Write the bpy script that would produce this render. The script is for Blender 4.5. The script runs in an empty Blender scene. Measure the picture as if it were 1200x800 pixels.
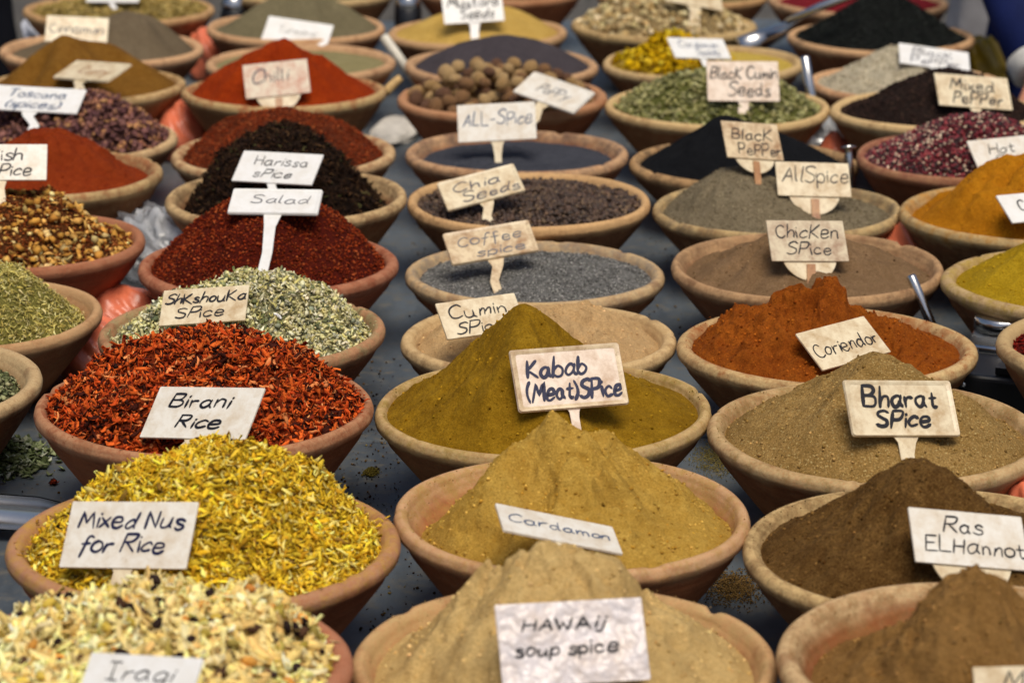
import bpy, math, random
import numpy as np
from mathutils import Vector, Matrix

random.seed(5)
RNG = np.random.default_rng(11)
S = bpy.context.scene
COL = S.collection

# ------------------------------------------------------------------ camera, sky, sun, exposure
F = 3200.0                      # focal length in photo pixels (photo is 1200 x 800)
TH = math.atan(910 / F)         # downward pitch
CAMZ = 0.969                    # eye height above the table top
cam_d = bpy.data.cameras.new('camera')
cam = bpy.data.objects.new('camera', cam_d)
COL.objects.link(cam)
cam.location = (0, 0, CAMZ)
cam.rotation_euler = (math.pi / 2 - TH, 0, 0)
cam_d.sensor_width = 36
cam_d.lens = 36 * F / 1200
cam_d.clip_start = 0.05
cam_d.clip_end = 500
cam_d.dof.use_dof = True
cam_d.dof.focus_distance = 2.87
cam_d.dof.aperture_fstop = 7.8
S.camera = cam

SUN_EL, SUN_AZ = 66, 165        # high and veiled, from behind the camera
W = bpy.data.worlds.new('World')
S.world = W
W.use_nodes = True
wn = W.node_tree.nodes
sky = wn.new('ShaderNodeTexSky')
sky.sky_type = 'NISHITA'
sky.sun_disc = False
sky.sun_elevation = math.radians(SUN_EL)
sky.sun_rotation = math.radians(SUN_AZ)
sky.dust_density = 4.0
sky.air_density = 1.0
wn['Background'].inputs['Strength'].default_value = 0.05
W.node_tree.links.new(sky.outputs[0], wn['Background'].inputs['Color'])
sl = bpy.data.lights.new('sun', 'SUN')
sl.energy = 1.5
sl.angle = math.radians(34)
sl.color = (1.0, 0.91, 0.77)
sun = bpy.data.objects.new('sun', sl)
COL.objects.link(sun)
az, el = math.radians(SUN_AZ), math.radians(SUN_EL)
sdir = Vector((math.sin(az) * math.cos(el), math.cos(az) * math.cos(el), math.sin(el)))   # towards the sun
sun.rotation_euler = sdir.to_track_quat('Z', 'Y').to_euler()
S.view_settings.view_transform = 'Standard'
S.view_settings.look = 'None'
S.view_settings.exposure = 0.75
S.view_settings.gamma = 1.0
S.view_settings.use_curve_mapping = False

# ------------------------------------------------------------------ photo geometry
FW = np.array([0, math.cos(TH), -math.sin(TH)])
UP = np.array([0, math.sin(TH), math.cos(TH)])
RT = np.array([1.0, 0, 0])
CC = np.array([0, 0, CAMZ])

def ray(px, py):
    return FW + (px - 600) / F * RT - (py - 400) / F * UP

def at_depth(px, py, z):
    return CC + z * ray(px, py)

def on_plane(px, py, h):
    d = ray(px, py)
    return CC + (h - CAMZ) / d[2] * d

def depth_of(p):
    return float(np.dot(np.asarray(p) - CC, FW))

# ------------------------------------------------------------------ small helpers
def lin(c, g=1.0):
    o = []
    for v in c:
        v = v / 255.0
        o.append(g * (v / 12.92 if v <= 0.04045 else ((v + 0.055) / 1.055) ** 2.4))
    return tuple(o)

def lin4(c, g=1.0):
    return lin(c, g) + (1.0,)

def mesh_obj(name, V, Fc, mat=None, parent=None, cols=None, smooth=True):
    V = np.asarray(V, dtype=np.float32)
    me = bpy.data.meshes.new(name)
    if isinstance(Fc, np.ndarray):
        Fc = [Fc]
        arr = True
    else:
        arr = len(Fc) > 0 and isinstance(Fc[0], np.ndarray)
    if arr:
        loops = np.concatenate([f.ravel() for f in Fc]).astype(np.int32)
        tot = np.concatenate([np.full(len(f), f.shape[1], np.int32) for f in Fc])
        start = np.concatenate([[0], np.cumsum(tot)[:-1]]).astype(np.int32)
        me.vertices.add(len(V))
        me.vertices.foreach_set('co', V.ravel())
        me.loops.add(len(loops))
        me.loops.foreach_set('vertex_index', loops)
        me.polygons.add(len(tot))
        me.polygons.foreach_set('loop_start', start)
        me.polygons.foreach_set('loop_total', tot)
        me.update(calc_edges=True)
        me.validate()
    else:
        me.from_pydata([tuple(map(float, v)) for v in V], [], Fc)
    if cols is not None:
        a = me.color_attributes.new('tint', 'FLOAT_COLOR', 'POINT')
        c4 = np.ones((len(V), 4), np.float32)
        c4[:, :3] = cols
        a.data.foreach_set('color', c4.ravel())
    if smooth:
        me.polygons.foreach_set('use_smooth', np.ones(len(me.polygons), bool))
    if mat:
        me.materials.append(mat)
    o = bpy.data.objects.new(name, me)
    COL.objects.link(o)
    if parent:
        o.parent = parent
    return o

def tag(o, label=None, cat=None, group=None, kind=None):
    if label: o['label'] = label
    if cat: o['category'] = cat
    if group: o['group'] = group
    if kind: o['kind'] = kind
    return o

def empty(name, loc, label, cat, group=None):
    o = bpy.data.objects.new(name, None)
    o.empty_display_size = 0.02
    COL.objects.link(o)
    o.location = tuple(map(float, loc))
    return tag(o, label, cat, group)

def hash2(ix, iy, seed):
    h = (ix.astype(np.int64) * 374761393 + iy.astype(np.int64) * 668265263 + seed * 2147483647) & 0xFFFFFFFF
    h = ((h ^ (h >> 13)) * 1274126177) & 0xFFFFFFFF
    h = h ^ (h >> 16)
    return (h & 0xFFFFFF) / float(0xFFFFFF)

def vnoise(x, y, seed=0):
    ix, iy = np.floor(x), np.floor(y)
    fx, fy = x - ix, y - iy
    fx = fx * fx * fx * (fx * (fx * 6 - 15) + 10)
    fy = fy * fy * fy * (fy * (fy * 6 - 15) + 10)
    a = hash2(ix, iy, seed); b = hash2(ix + 1, iy, seed)
    c = hash2(ix, iy + 1, seed); d = hash2(ix + 1, iy + 1, seed)
    return (a + (b - a) * fx) * (1 - fy) + (c + (d - c) * fx) * fy - 0.5

def fbm(x, y, seed=0, oct=4, gain=0.5):
    s, a, f = 0, 1, 1
    for k in range(oct):
        s = s + a * vnoise(x * f, y * f, seed + 17 * k)
        a *= gain; f *= 2.03
    return s

# ------------------------------------------------------------------ materials
def new_mat(name, rough=0.8, spec=0.3):
    m = bpy.data.materials.new(name)
    m.use_nodes = True
    b = m.node_tree.nodes['Principled BSDF']
    b.inputs['Roughness'].default_value = rough
    b.inputs['Specular IOR Level'].default_value = spec
    return m, m.node_tree.nodes, m.node_tree.links, b

def noise_node(n, l, co, scale, detail=4, rough=0.55):
    t = n.new('ShaderNodeTexNoise')
    t.inputs['Scale'].default_value = scale
    t.inputs['Detail'].default_value = detail
    t.inputs['Roughness'].default_value = rough
    l.new(co, t.inputs['Vector'])
    return t.outputs['Fac']

def ramp(n, l, fac, p0, p1, c0=(0, 0, 0, 1), c1=(1, 1, 1, 1)):
    r = n.new('ShaderNodeValToRGB')
    r.color_ramp.elements[0].position = p0
    r.color_ramp.elements[1].position = p1
    r.color_ramp.elements[0].color = c0
    r.color_ramp.elements[1].color = c1
    l.new(fac, r.inputs['Fac'])
    return r.outputs['Color']

def mix(n, l, fac, a, b):
    m = n.new('ShaderNodeMix')
    m.data_type = 'RGBA'
    for s, v in ((m.inputs[0], fac), (m.inputs[6], a), (m.inputs[7], b)):
        if isinstance(v, (int, float)): s.default_value = v
        elif isinstance(v, tuple): s.default_value = v
        else: l.new(v, s)
    return m.outputs[2]

def mth(n, l, op, a, b=None):
    m = n.new('ShaderNodeMath')
    m.operation = op
    for i, v in enumerate((a, b)):
        if v is None: continue
        if isinstance(v, (int, float)): m.inputs[i].default_value = v
        else: l.new(v, m.inputs[i])
    return m.outputs[0]

def bump(n, l, b, h, strength, dist, prev=None):
    u = n.new('ShaderNodeBump')
    u.inputs['Strength'].default_value = strength
    u.inputs['Distance'].default_value = dist
    l.new(h, u.inputs['Height'])
    if prev is not None: l.new(prev, u.inputs['Normal'])
    l.new(u.outputs[0], b.inputs['Normal'])
    return u.outputs[0]

def coords(n):
    return n.new('ShaderNodeTexCoord').outputs['Object']

def powder_mat(name, c1, c2, grain=520, speck=None, contrast=1.0, g=1.0, bumpk=1.0, clump=0.0):
    """ground spice: two tones in soft patches, pixel-size grains, soft crumbs"""
    m, n, l, b = new_mat(name, 0.95, 0.1)
    co = coords(n)
    big = noise_node(n, l, co, 22, 5, 0.6)
    mid = noise_node(n, l, co, 110, 4, 0.6)
    fine = noise_node(n, l, co, grain, 4, 0.75)
    f = mth(n, l, 'ADD', mth(n, l, 'MULTIPLY', big, 0.55), mth(n, l, 'MULTIPLY', mid, 0.45))
    base = mix(n, l, ramp(n, l, f, 0.36, 0.64), lin4(c1, g), lin4(c2, g))
    dk = tuple(v * 0.55 for v in lin(c1, g)) + (1,)
    lt = tuple(min(1, v * 1.45) for v in lin(c2, g)) + (1,)
    base = mix(n, l, mth(n, l, 'MULTIPLY', ramp(n, l, fine, 0.34, 0.52, (1, 1, 1, 1), (0, 0, 0, 1)), min(1, 0.85 * contrast)), base, dk)
    base = mix(n, l, mth(n, l, 'MULTIPLY', ramp(n, l, fine, 0.55, 0.7), 0.6 * contrast), base, lt)
    base = mix(n, l, mth(n, l, 'MULTIPLY', ramp(n, l, noise_node(n, l, co, 9, 4, .6), .42, .62), .28), base, tuple(v * .72 for v in lin(c1, g)) + (1,))
    if speck:
        sp = noise_node(n, l, co, grain * 0.8 + 37, 1, 0.5)
        base = mix(n, l, ramp(n, l, sp, 0.64, 0.69), base, lin4(speck, g))
    l.new(base, b.inputs['Base Color'])
    p = bump(n, l, b, mid, 0.5 * bumpk, 0.006)
    bump(n, l, b, fine, 0.8 * bumpk, 0.002, p)
    return m

def tint_mat(name, rough=0.75, spec=0.3, vary=0.35, scale=400, trans=0.0):
    """flakes and seeds: each has its own tint, broken up by fine mottling"""
    m, n, l, b = new_mat(name, rough, spec)
    at = n.new('ShaderNodeAttribute'); at.attribute_name = 'tint'
    co = coords(n)
    f = noise_node(n, l, co, scale, 3, 0.6)
    h = n.new('ShaderNodeHueSaturation')
    l.new(at.outputs['Color'], h.inputs['Color'])
    l.new(mth(n, l, 'ADD', mth(n, l, 'MULTIPLY', f, 2 * vary), 1 - vary), h.inputs['Value'])
    l.new(h.outputs[0], b.inputs['Base Color'])
    bump(n, l, b, f, 0.3, 0.001)
    return m

def clay_mat(name, body, rim, R, H, seed, dust):
    m, n, l, b = new_mat(name, 0.88, 0.2)
    co = coords(n)
    mp = n.new('ShaderNodeMapping'); mp.inputs['Location'].default_value = (seed * 3.1, seed * 1.7, seed * 0.9)
    l.new(co, mp.inputs['Vector']); cv = mp.outputs[0]
    sx = n.new('ShaderNodeSeparateXYZ'); l.new(co, sx.inputs[0])
    big = noise_node(n, l, cv, 14, 5, 0.6)
    mid = noise_node(n, l, cv, 70, 5, 0.65)
    fine = noise_node(n, l, cv, 420, 3, 0.7)
    bd = tuple(v * 0.62 for v in lin(body)) + (1,)
    base = mix(n, l, ramp(n, l, big, 0.35, 0.68), bd, lin4(body))
    base = mix(n, l, mth(n, l, 'MULTIPLY', ramp(n, l, mid, 0.5, 0.75), 0.22), base, lin4(rim))
    # pale worn lip, its lower border wandering
    edge = mth(n, l, 'ADD', sx.outputs['Z'], mth(n, l, 'MULTIPLY', mth(n, l, 'SUBTRACT', big, 0.5), 0.03))
    mr = n.new('ShaderNodeMapRange')
    mr.inputs['From Min'].default_value = H - 0.022; mr.inputs['From Max'].default_value = H - 0.009
    l.new(edge, mr.inputs['Value'])
    wear = mth(n, l, 'MULTIPLY', mr.outputs[0], ramp(n, l, mid, 0.28, 0.55, (0.7, 0.7, 0.7, 1), (1, 1, 1, 1)))
    base = mix(n, l, wear, base, lin4(rim))
    dm = mth(n, l, 'MULTIPLY', mr.outputs[0], ramp(n, l, noise_node(n, l, cv, 58, 7, .75), 0.46, 0.66))
    base = mix(n, l, mth(n, l, 'MULTIPLY', dm, .75), base, lin4(dust))
    st = ramp(n, l, noise_node(n, l, cv, 19, 7, .72), .52, .62)
    base = mix(n, l, mth(n, l, 'MULTIPLY', st, .45), base, tuple(v * .5 for v in lin(body)) + (1,))
    nrm = n.new('ShaderNodeTexCoord').outputs['Normal']
    dp_ = n.new('ShaderNodeVectorMath'); dp_.operation = 'DOT_PRODUCT'
    fl = n.new('ShaderNodeVectorMath'); fl.operation = 'MULTIPLY'; fl.inputs[1].default_value = (1, 1, 0)
    l.new(co, fl.inputs[0]); l.new(fl.outputs[0], dp_.inputs[0]); l.new(nrm, dp_.inputs[1])
    inside = mth(n, l, 'LESS_THAN', dp_.outputs['Value'], -.02)
    sm = ramp(n, l, noise_node(n, l, cv, 40, 7, .72), .42, .60)
    base = mix(n, l, mth(n, l, 'MULTIPLY', mth(n, l, 'MULTIPLY', inside, sm), .6), base, lin4(dust))
    # powder also settles in a thin veil on the inside wall
    base = mix(n, l, mth(n, l, 'MULTIPLY', ramp(n, l, fine, .45, .62), .3), base, tuple(min(1, v * 1.15) for v in lin(body)) + (1,))
    pits = ramp(n, l, fine, 0.26, 0.33, (1, 1, 1, 1), (0, 0, 0, 1))
    base = mix(n, l, mth(n, l, 'MULTIPLY', pits, 0.5), base, tuple(v * 0.35 for v in lin(body)) + (1,))
    l.new(base, b.inputs['Base Color'])
    # turning rings
    wv = n.new('ShaderNodeTexWave'); wv.bands_direction = 'Z'; wv.inputs['Scale'].default_value = 42
    wv.inputs['Distortion'].default_value = 2.5; wv.inputs['Detail'].default_value = 2
    l.new(cv, wv.inputs['Vector'])
    p = bump(n, l, b, wv.outputs['Fac'], 0.10, 0.003)
    bump(n, l, b, mth(n, l, 'ADD', mth(n, l, 'MULTIPLY', mid, .5), fine), 0.35, 0.0018, p)
    return m

def plain_mat(name, c, rough=0.5, spec=0.5, metal=0.0, g=1.0, bscale=None, bstr=0.3, bdist=0.002, var=0.15, vscale=60):
    m, n, l, b = new_mat(name, rough, spec)
    b.inputs['Metallic'].default_value = metal
    co = coords(n)
    f = noise_node(n, l, co, vscale, 4)
    cl = lin(c, g)
    l.new(mix(n, l, ramp(n, l, f, 0.3, 0.7), tuple(v * (1 - var) for v in cl) + (1,), tuple(min(1, v * (1 + var)) for v in cl) + (1,)), b.inputs['Base Color'])
    if bscale:
        bump(n, l, b, noise_node(n, l, co, bscale, 4), bstr, bdist)
    return m

def sign_mat(name, c, stain, amount=0.5, rough=0.35, wrap=False):
    """sign plastic, smudged with spice dust that gathers in blotches"""
    m, n, l, b = new_mat(name, rough, 0.5)
    co = coords(n)
    f = noise_node(n, l, co, 38, 6, 0.7)
    f2 = noise_node(n, l, co, 160, 5, 0.75)
    fine = noise_node(n, l, co, 900, 2, 0.6)
    base = mix(n, l, mth(n, l, 'MULTIPLY', ramp(n, l, f, 0.42, 0.72), amount), lin4(c), lin4(stain))
    base = mix(n, l, mth(n, l, 'MULTIPLY', ramp(n, l, f2, 0.6, 0.74), amount * 0.8), base, lin4(stain, 0.7))
    base = mix(n, l, mth(n, l, 'MULTIPLY', ramp(n, l, fine, 0.66, 0.72), amount * 0.5), base, lin4((90, 70, 45)))
    l.new(base, b.inputs['Base Color'])
    if wrap:
        b.inputs['Coat Weight'].default_value = 1.0
        b.inputs['Coat Roughness'].default_value = 0.08
        bump(n, l, b, noise_node(n, l, co, 26, 3), 0.9, 0.02)
    else:
        bump(n, l, b, f2, 0.12, 0.002)
    return m

# ------------------------------------------------------------------ bowls: (centre x, rim y, width) in the photo
# key: xc, y, w, body tone, rim tone, rim height
TER = ((166, 96, 58), (176, 132, 98))
TRD = ((174, 94, 60), (168, 116, 88))
PAL = ((158, 102, 62), (204, 176, 128))
SND = ((164, 104, 66), (200, 162, 118))
BRN = ((128, 86, 60), (182, 150, 108))
DUST = {'birani': (130, 52, 24), 'nuts': (186, 150, 60), 'shak': (150, 146, 104), 'salad': (120, 48, 26), 'harissa': (84, 62, 44), 'redflake': (130, 66, 36),
 'chilli': (150, 60, 20), 'hawaij': (186, 160, 110), 'cardamon': (170, 140, 76), 'kabab': (140, 118, 50), 'cumin': (190, 160, 112), 'coffee': (130, 124, 112),
 'allspice': (80, 74, 70), 'black': (50, 46, 42), 'grey': (112, 104, 86), 'chicken': (128, 102, 76), 'coriander': (150, 80, 32), 'bharat': (134, 112, 66),
 'ras': (92, 68, 36), 'masala': (126, 96, 56), 'turmeric': (180, 122, 36), 'yellow': (164, 140, 46), 'curry': (140, 102, 46), 'fish': (140, 62, 30), 'hot': (120, 60, 56)}
BOWLS = {
 'iraqi':    (164, 775, 500, TRD, .144), 'nuts':  (240, 630, 459, TER, .122), 'birani': (240, 471, 398, TER, .129),
 'shak':     (283, 384, 334, TER, .114), 'salad': (314, 306, 307, TRD, .109), 'harissa': (335, 228, 283, PAL, .120),
 'redflake': (332, 177, 262, PAL, .112), 'chilli': (333, 104, 240, PAL, .124), 'greenflat': (352, 71, 224, SND, .111),
 'zaatar':   (347, 30, 210, SND, .119), 'tan_far': (366, -12, 194, PAL, .120),
 'hawaij':   (661, 768, 497, SND, .119), 'cardamon': (671, 598, 421, SND, .120), 'kabab': (636, 475, 393, PAL, .117),
 'cumin':    (631, 393, 322, PAL, .100), 'coffee': (627, 317, 306, PAL, .095), 'chia': (620, 233, 287, SND, .112),
 'allspice': (606, 176, 260, SND, .110), 'nutmeg': (588, 111, 247, TER, .123), 'slate': (588, 74, 229, SND, .114),
 'mustard':  (559, 36, 210, SND, .116), 'far_c': (586, -14, 195, TER, .120),
 'masala':   (1158, 764, 494, PAL, .150), 'ras': (1094, 640, 448, PAL, .116), 'bharat': (1027, 502, 398, PAL, .117),
 'coriander': (968, 402, 351, PAL, .109), 'chicken': (946, 309, 320, SND, .114), 'grey': (910, 242, 290, PAL, .109),
 'black':    (871, 188, 268, SND, .100), 'pods': (841, 122, 262, PAL, .118), 'petals': (823, 71, 234, PAL, .116),
 'ginger':   (778, 27, 219, PAL, .120), 'far_d': (799, -10, 205, SND, .120),
 'darkred':  (1345, 402, 352, PAL, .136), 'yellow': (1266, 328, 324, PAL, .121), 'turmeric': (1203, 248, 294, PAL, .123),
 'hot':      (1138, 181, 268, TER, .130), 'mixed': (1098, 127, 249, PAL, .125), 'white': (1064, 95, 234, SND, .106),
 'tea':      (1032, 41, 219, SND, .120), 'sumac': (1006, 0, 211, SND, .120),
 'herb':     (-138, 447, 369, PAL, .128), 'green': (-51, 365, 338, SND, .113), 'savory': (17, 281, 305, TRD, .117),
 'fish':     (52, 202, 274, PAL, .125), 'toscana': (78, 160, 258, PAL, .109), 'curry': (99, 97, 236, PAL, .120),
 'cinnamon': (120, 55, 239, SND, .114), 'seeds': (140, 9, 224, SND, .120),
}
DESC = {
 'iraqi': 'cream rice mix with raisins', 'nuts': 'bright yellow nut and rice shreds', 'birani': 'orange-red dried pepper flakes',
 'shak': 'pale green crumbled herb mix', 'salad': 'deep red coarse salad spice', 'harissa': 'blackish brown curled flakes',
 'redflake': 'rusty brown crushed chilli flakes', 'chilli': 'tall orange-red cone of chilli powder', 'greenflat': 'level sage green ground herb',
 'zaatar': 'heaped grey-green ground herb', 'tan_far': 'grey-green powder at the far end by the chrome scoop', 'hawaij': 'pale sandy soup spice heap',
 'cardamon': 'golden tan powder with a craggy peak', 'kabab': 'pointed olive-mustard powder cone', 'cumin': 'pale beige cumin powder',
 'coffee': 'level bluish grey seeds', 'chia': 'dark round peppercorns', 'allspice': 'level slate-blue powder below the nutmegs',
 'nutmeg': 'whole round nutmegs', 'slate': 'dark violet-grey powder behind the nutmegs', 'mustard': 'light yellow mustard powder',
 'far_c': 'brown powder at the far end behind the mustard sign', 'masala': 'warm brown powder at the corner by the cut-off sign', 'ras': 'dark brown ras el hanout powder',
 'bharat': 'speckled khaki bharat powder', 'coriander': 'crumbling burnt-orange powder', 'chicken': 'dull taupe-brown chicken spice',
 'grey': 'grey-olive ground allspice', 'black': 'jet black powder peak', 'pods': 'whole green pods',
 'petals': 'bright yellow petal curls', 'ginger': 'knobbly cream root pieces', 'far_d': 'green-brown spice behind the cream root pieces',
 'darkred': 'dark red flakes beside the black case', 'yellow': 'greenish yellow smooth powder', 'turmeric': 'golden orange turmeric hill',
 'hot': 'mixed pink, white and black peppercorns', 'mixed': 'blackish brown coarse pepper', 'white': 'off-white ground pepper',
 'tea': 'black tea-like leaves', 'sumac': 'crimson powder at the far end', 'herb': 'grey-green leaf flakes at the table edge',
 'green': 'light olive shredded herb', 'savory': 'brown crunchy grains with yellow bits', 'fish': 'brick red powder heap',
 'toscana': 'purplish brown dried tomato flakes', 'curry': 'ochre brown curry powder hill', 'cinnamon': 'grey-brown ground cinnamon',
 'seeds': 'yellowish seed clusters at the far corner',
}
NSEG = 168
B = {}
def bowl_profile(R, H, lip=1.0):
    rb = 0.50 * R
    p = [(0, 0.0), (rb * .6, 0.0), (rb, 0.0), (rb + .006, .004)]
    for k in range(1, 9):                                  # outer wall, gently bellied
        t = k / 8.5
        p.append((rb + .006 + (R - .009 - rb - .006) * (t ** .93), .004 + (H - .026 - .004) * t))
    p += [(R - .0095, H - .024), (R - .006, H - .0195), (R - .001, H - .014), (R, H - .0085), (R - .0015, H - .0035),
          (R - .0045 * lip, H - .0006), (R - .0085 * lip, H), (R - .0125 * lip, H - .0012), (R - .0155 * lip, H - .005), (R - .0180 * lip, H - .012)]
    Ri = R - .018 * lip
    for k in range(1, 8):
        t = k / 7
        p.append((Ri - (Ri - rb * .85) * (t ** 1.05), H - .012 - (H - .012 - .018) * t))
    p += [(rb * .4, .0165), (0, .016)]
    return p

def make_bowl(key):
    xc, y, w, tone, H = BOWLS[key]
    c = on_plane(xc, y, H)
    z = depth_of(c)
    R = w / 2 / F * z
    idx = list(BOWLS).index(key)
    r = np.random.default_rng(100 + idx)
    lip = r.uniform(.82, 1.12)
    prof = np.array(bowl_profile(R, H, lip))
    th = np.arange(NSEG) / NSEG * 2 * math.pi
    a1, a2, a3 = r.uniform(0, 6.28, 3)
    wob = 1 + .007 * np.sin(2 * th + a1) + .004 * np.sin(3 * th + a2) + .0015 * np.sin(7 * th + a3)
    V = []
    for (pr, pz) in prof:
        zz = pz * (1 + .012 * np.sin(th + a2) + .008 * np.sin(3 * th + a1))
        V.append(np.stack([pr * wob * np.cos(th), pr * wob * np.sin(th), zz], 1))
    V = np.concatenate(V)
    for _ in range(int(r.integers(2, 6))):                 # nicks knocked out of the lip
        a = r.uniform(0, 6.28); wd = r.uniform(.012, .05); dp = r.uniform(.001, .0038)
        an = np.arctan2(V[:, 1], V[:, 0]); da = np.abs((an - a + math.pi) % (2 * math.pi) - math.pi)
        k_ = np.clip((V[:, 2] - (H - .016)) / .012, 0, 1) * np.exp(-(da / wd) ** 4)
        V[:, 2] -= k_ * dp
        rr_ = np.hypot(V[:, 0], V[:, 1]) + 1e-9
        out_ = rr_ > R - .012
        V[:, 0] -= np.where(out_, k_ * dp * .7 * V[:, 0] / rr_, 0); V[:, 1] -= np.where(out_, k_ * dp * .7 * V[:, 1] / rr_, 0)
    np_ = len(prof)
    i, j = np.meshgrid(np.arange(np_ - 1), np.arange(NSEG), indexing='ij')
    j2 = (j + 1) % NSEG
    q = np.stack([i * NSEG + j, i * NSEG + j2, (i + 1) * NSEG + j2, (i + 1) * NSEG + j], -1).reshape(-1, 4)
    body, rim = tone
    k1 = r.uniform(.9, 1.08); k2 = r.uniform(.93, 1.05); hs = r.uniform(-5, 5)
    body = (min(255, body[0] * k1), body[1] * k1 + hs, body[2] * k1 + hs)
    # some bowls are stained darker by years of use
    if r.uniform() < .25: body = tuple(v * .86 for v in body)
    rim = (min(255, rim[0] * k2), rim[1] * k2, rim[2] * k2 - hs)
    o = mesh_obj('clay_bowl', V, q, clay_mat('clay', body, rim, R, H, idx, DUST.get(key, rim)))
    o.location = (float(c[0]), float(c[1]), 0.0)
    o.rotation_euler.z = 0
    kind = {id(TER): 'terracotta', id(TRD): 'reddish terracotta', id(PAL): 'pale-rimmed clay', id(SND): 'sandy clay', id(BRN): 'brown clay'}[id(tone)]
    tag(o, f'{kind} bowl holding {DESC[key]}', 'bowl', 'clay bowls of spice on the stall')
    B[key] = dict(c=np.array([c[0], c[1]]), R=R, H=H, z=z, Ri=R - .018 * lip)
    return o

for k in BOWLS: make_bowl(k)

# ------------------------------------------------------------------ mounds
class Mound:
    """height field over a bowl's opening; the peak may sit off centre"""
    def __init__(s, key, fill, peak=None, hp=None, yo=0.0, p=1.0, e=0.12, amp=.003, nscale=20, ridge=0.0, tilt=(0, 0), bumps=(), rr=0.0, crag=0.0, slump=.42):
        b = B[key]; s.key = key; s.b = b; s.seed = list(BOWLS).index(key) * 7 + 3
        s.fill = fill; s.rE = b['Ri'] + (fill + .012) * .62 + .004
        s.p, s.e, s.amp, s.nscale, s.ridge, s.tilt, s.bumps, s.rr, s.crag, s.slump = p, e, amp, nscale, ridge, tilt, bumps, rr, crag, slump
        if peak:
            d = ray(*peak); t = (b['c'][1] + yo) / d[1]
            P = CC + t * d
            s.pk = np.array([P[0] - b['c'][0], yo]); s.hp = P[2] - b['H']
            n = np.hypot(*s.pk)
            if n > s.rE * .6: s.pk *= s.rE * .6 / n
        else:
            s.pk = np.array([0.0, yo]); s.hp = hp
    def edge(s, ux, uy):
        pd = s.pk[0] * ux + s.pk[1] * uy
        return -pd + np.sqrt(np.maximum(pd * pd - s.pk @ s.pk + s.rE ** 2, 1e-6))
    def h(s, x, y):
        dx, dy = x - s.pk[0], y - s.pk[1]
        d = np.hypot(dx, dy) + 1e-9
        ux, uy = dx / d, dy / d
        t = np.clip(d / s.edge(ux, uy), 0, 1)
        e = s.e
        g = (np.sqrt(t * t + e * e) - e) / (math.sqrt(1 + e * e) - e)
        he = s.fill + s.tilt[0] * x / s.rE + s.tilt[1] * y / s.rE
        fade = 1 - t ** 5
        pv = s.p * (1 + s.slump * np.clip((t - .06) * 2.6, 0, 1) * 2 * fbm(ux * 1.3 + 11 + s.seed, uy * 1.3 + 4 + t * .8, s.seed + 61, 3))
        out = he + (s.hp - s.fill) * (1 - g ** np.clip(pv, .45, 2.5))
        out = out + s.amp * fade * 2 * fbm(x * s.nscale + 9, y * s.nscale + 4, s.seed, 5, .42)
        out = out + .0012 * fbm(x * 160, y * 160, s.seed + 5, 2)
        if s.ridge:
            out = out + s.ridge * fade * np.clip((t - .12) * 2.5, 0, 1) * (fbm(ux * 2.2 + 30, uy * 2.2 + t * 1.5, s.seed + 9, 3) + .4 * fbm(ux * 5 + 10, uy * 5 + t * 3, s.seed + 11, 2))
        if s.rr:                                            # small terraces and collapsed crumbs
            f = fbm(x * 45, y * 45, s.seed + 21, 3)
            out = out + s.rr * fade * (np.abs(f) * -2 + .3)
        if s.crag:                                          # broken ledges where the heap has slid
            f = fbm(x * 26 + 5, y * 26 + 2, s.seed + 41, 3)
            m_ = np.clip(fbm(x * 9 + 1, y * 9 + 7, s.seed + 43, 2) * 3 + .55 + .5 * (1 - t), 0, 1)
            out = out + s.crag * fade * m_ * np.clip(t * 6, .25, 1) * (np.tanh((f - .05) * 22) + .6 * np.tanh((f + .22) * 26))
        for (bx, by, ba, bs) in s.bumps:
            out = out + ba * np.exp(-(((x - bx) ** 2 + (y - by) ** 2) / (bs * bs)))
        return out
    def build(s, name, mat, label, cat='spice', na=190, nr=105, kind=None, parent=None):
        z = s.b['z']
        k = min(1, max(.5, 2.9 / z))
        na, nr = int(na * k), int(nr * k)
        th = np.arange(na) / na * 2 * math.pi
        ux, uy = np.cos(th), np.sin(th)
        E = s.edge(ux, uy)
        t = (np.arange(1, nr + 1) / nr)
        X = s.pk[0] + t[:, None] * E * ux
        Y = s.pk[1] + t[:, None] * E * uy
        Z = s.h(X, Y)
        V = np.concatenate([[[s.pk[0], s.pk[1], float(s.h(np.array([s.pk[0]]), np.array([s.pk[1]]))[0])]], np.stack([X, Y, Z], -1).reshape(-1, 3)])
        # underside follows the clay, so the heap is a solid body
        n0 = len(V)
        xb, yb = s.rE * .88 * np.cos(th), s.rE * .88 * np.sin(th)
        V = np.concatenate([V, np.stack([xb, yb, np.full(na, s.fill - .035)], 1), [[0, 0, s.fill - .04]]])
        i, j = np.meshgrid(np.arange(nr - 1), np.arange(na), indexing='ij'); j2 = (j + 1) % na
        q = np.stack([1 + i * na + j, 1 + (i + 1) * na + j, 1 + (i + 1) * na + j2, 1 + i * na + j2], -1).reshape(-1, 4)
        jj = np.arange(na); k2 = (jj + 1) % na; last = 1 + (nr - 1) * na
        q2 = np.stack([last + jj, n0 + jj, n0 + k2, last + k2], -1)
        t1 = np.stack([np.zeros(na, int), 1 + jj, 1 + k2], -1)
        t2 = np.stack([n0 + k2, n0 + jj, np.full(na, n0 + na)], -1)
        o = mesh_obj(name, V, [q, q2, t1, t2], mat)
        o.location = (s.b['c'][0], s.b['c'][1], s.b['H'])
        tag(o, label, cat, 'heaps of spice in clay bowls', kind)
        s.obj = o
        return o
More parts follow.
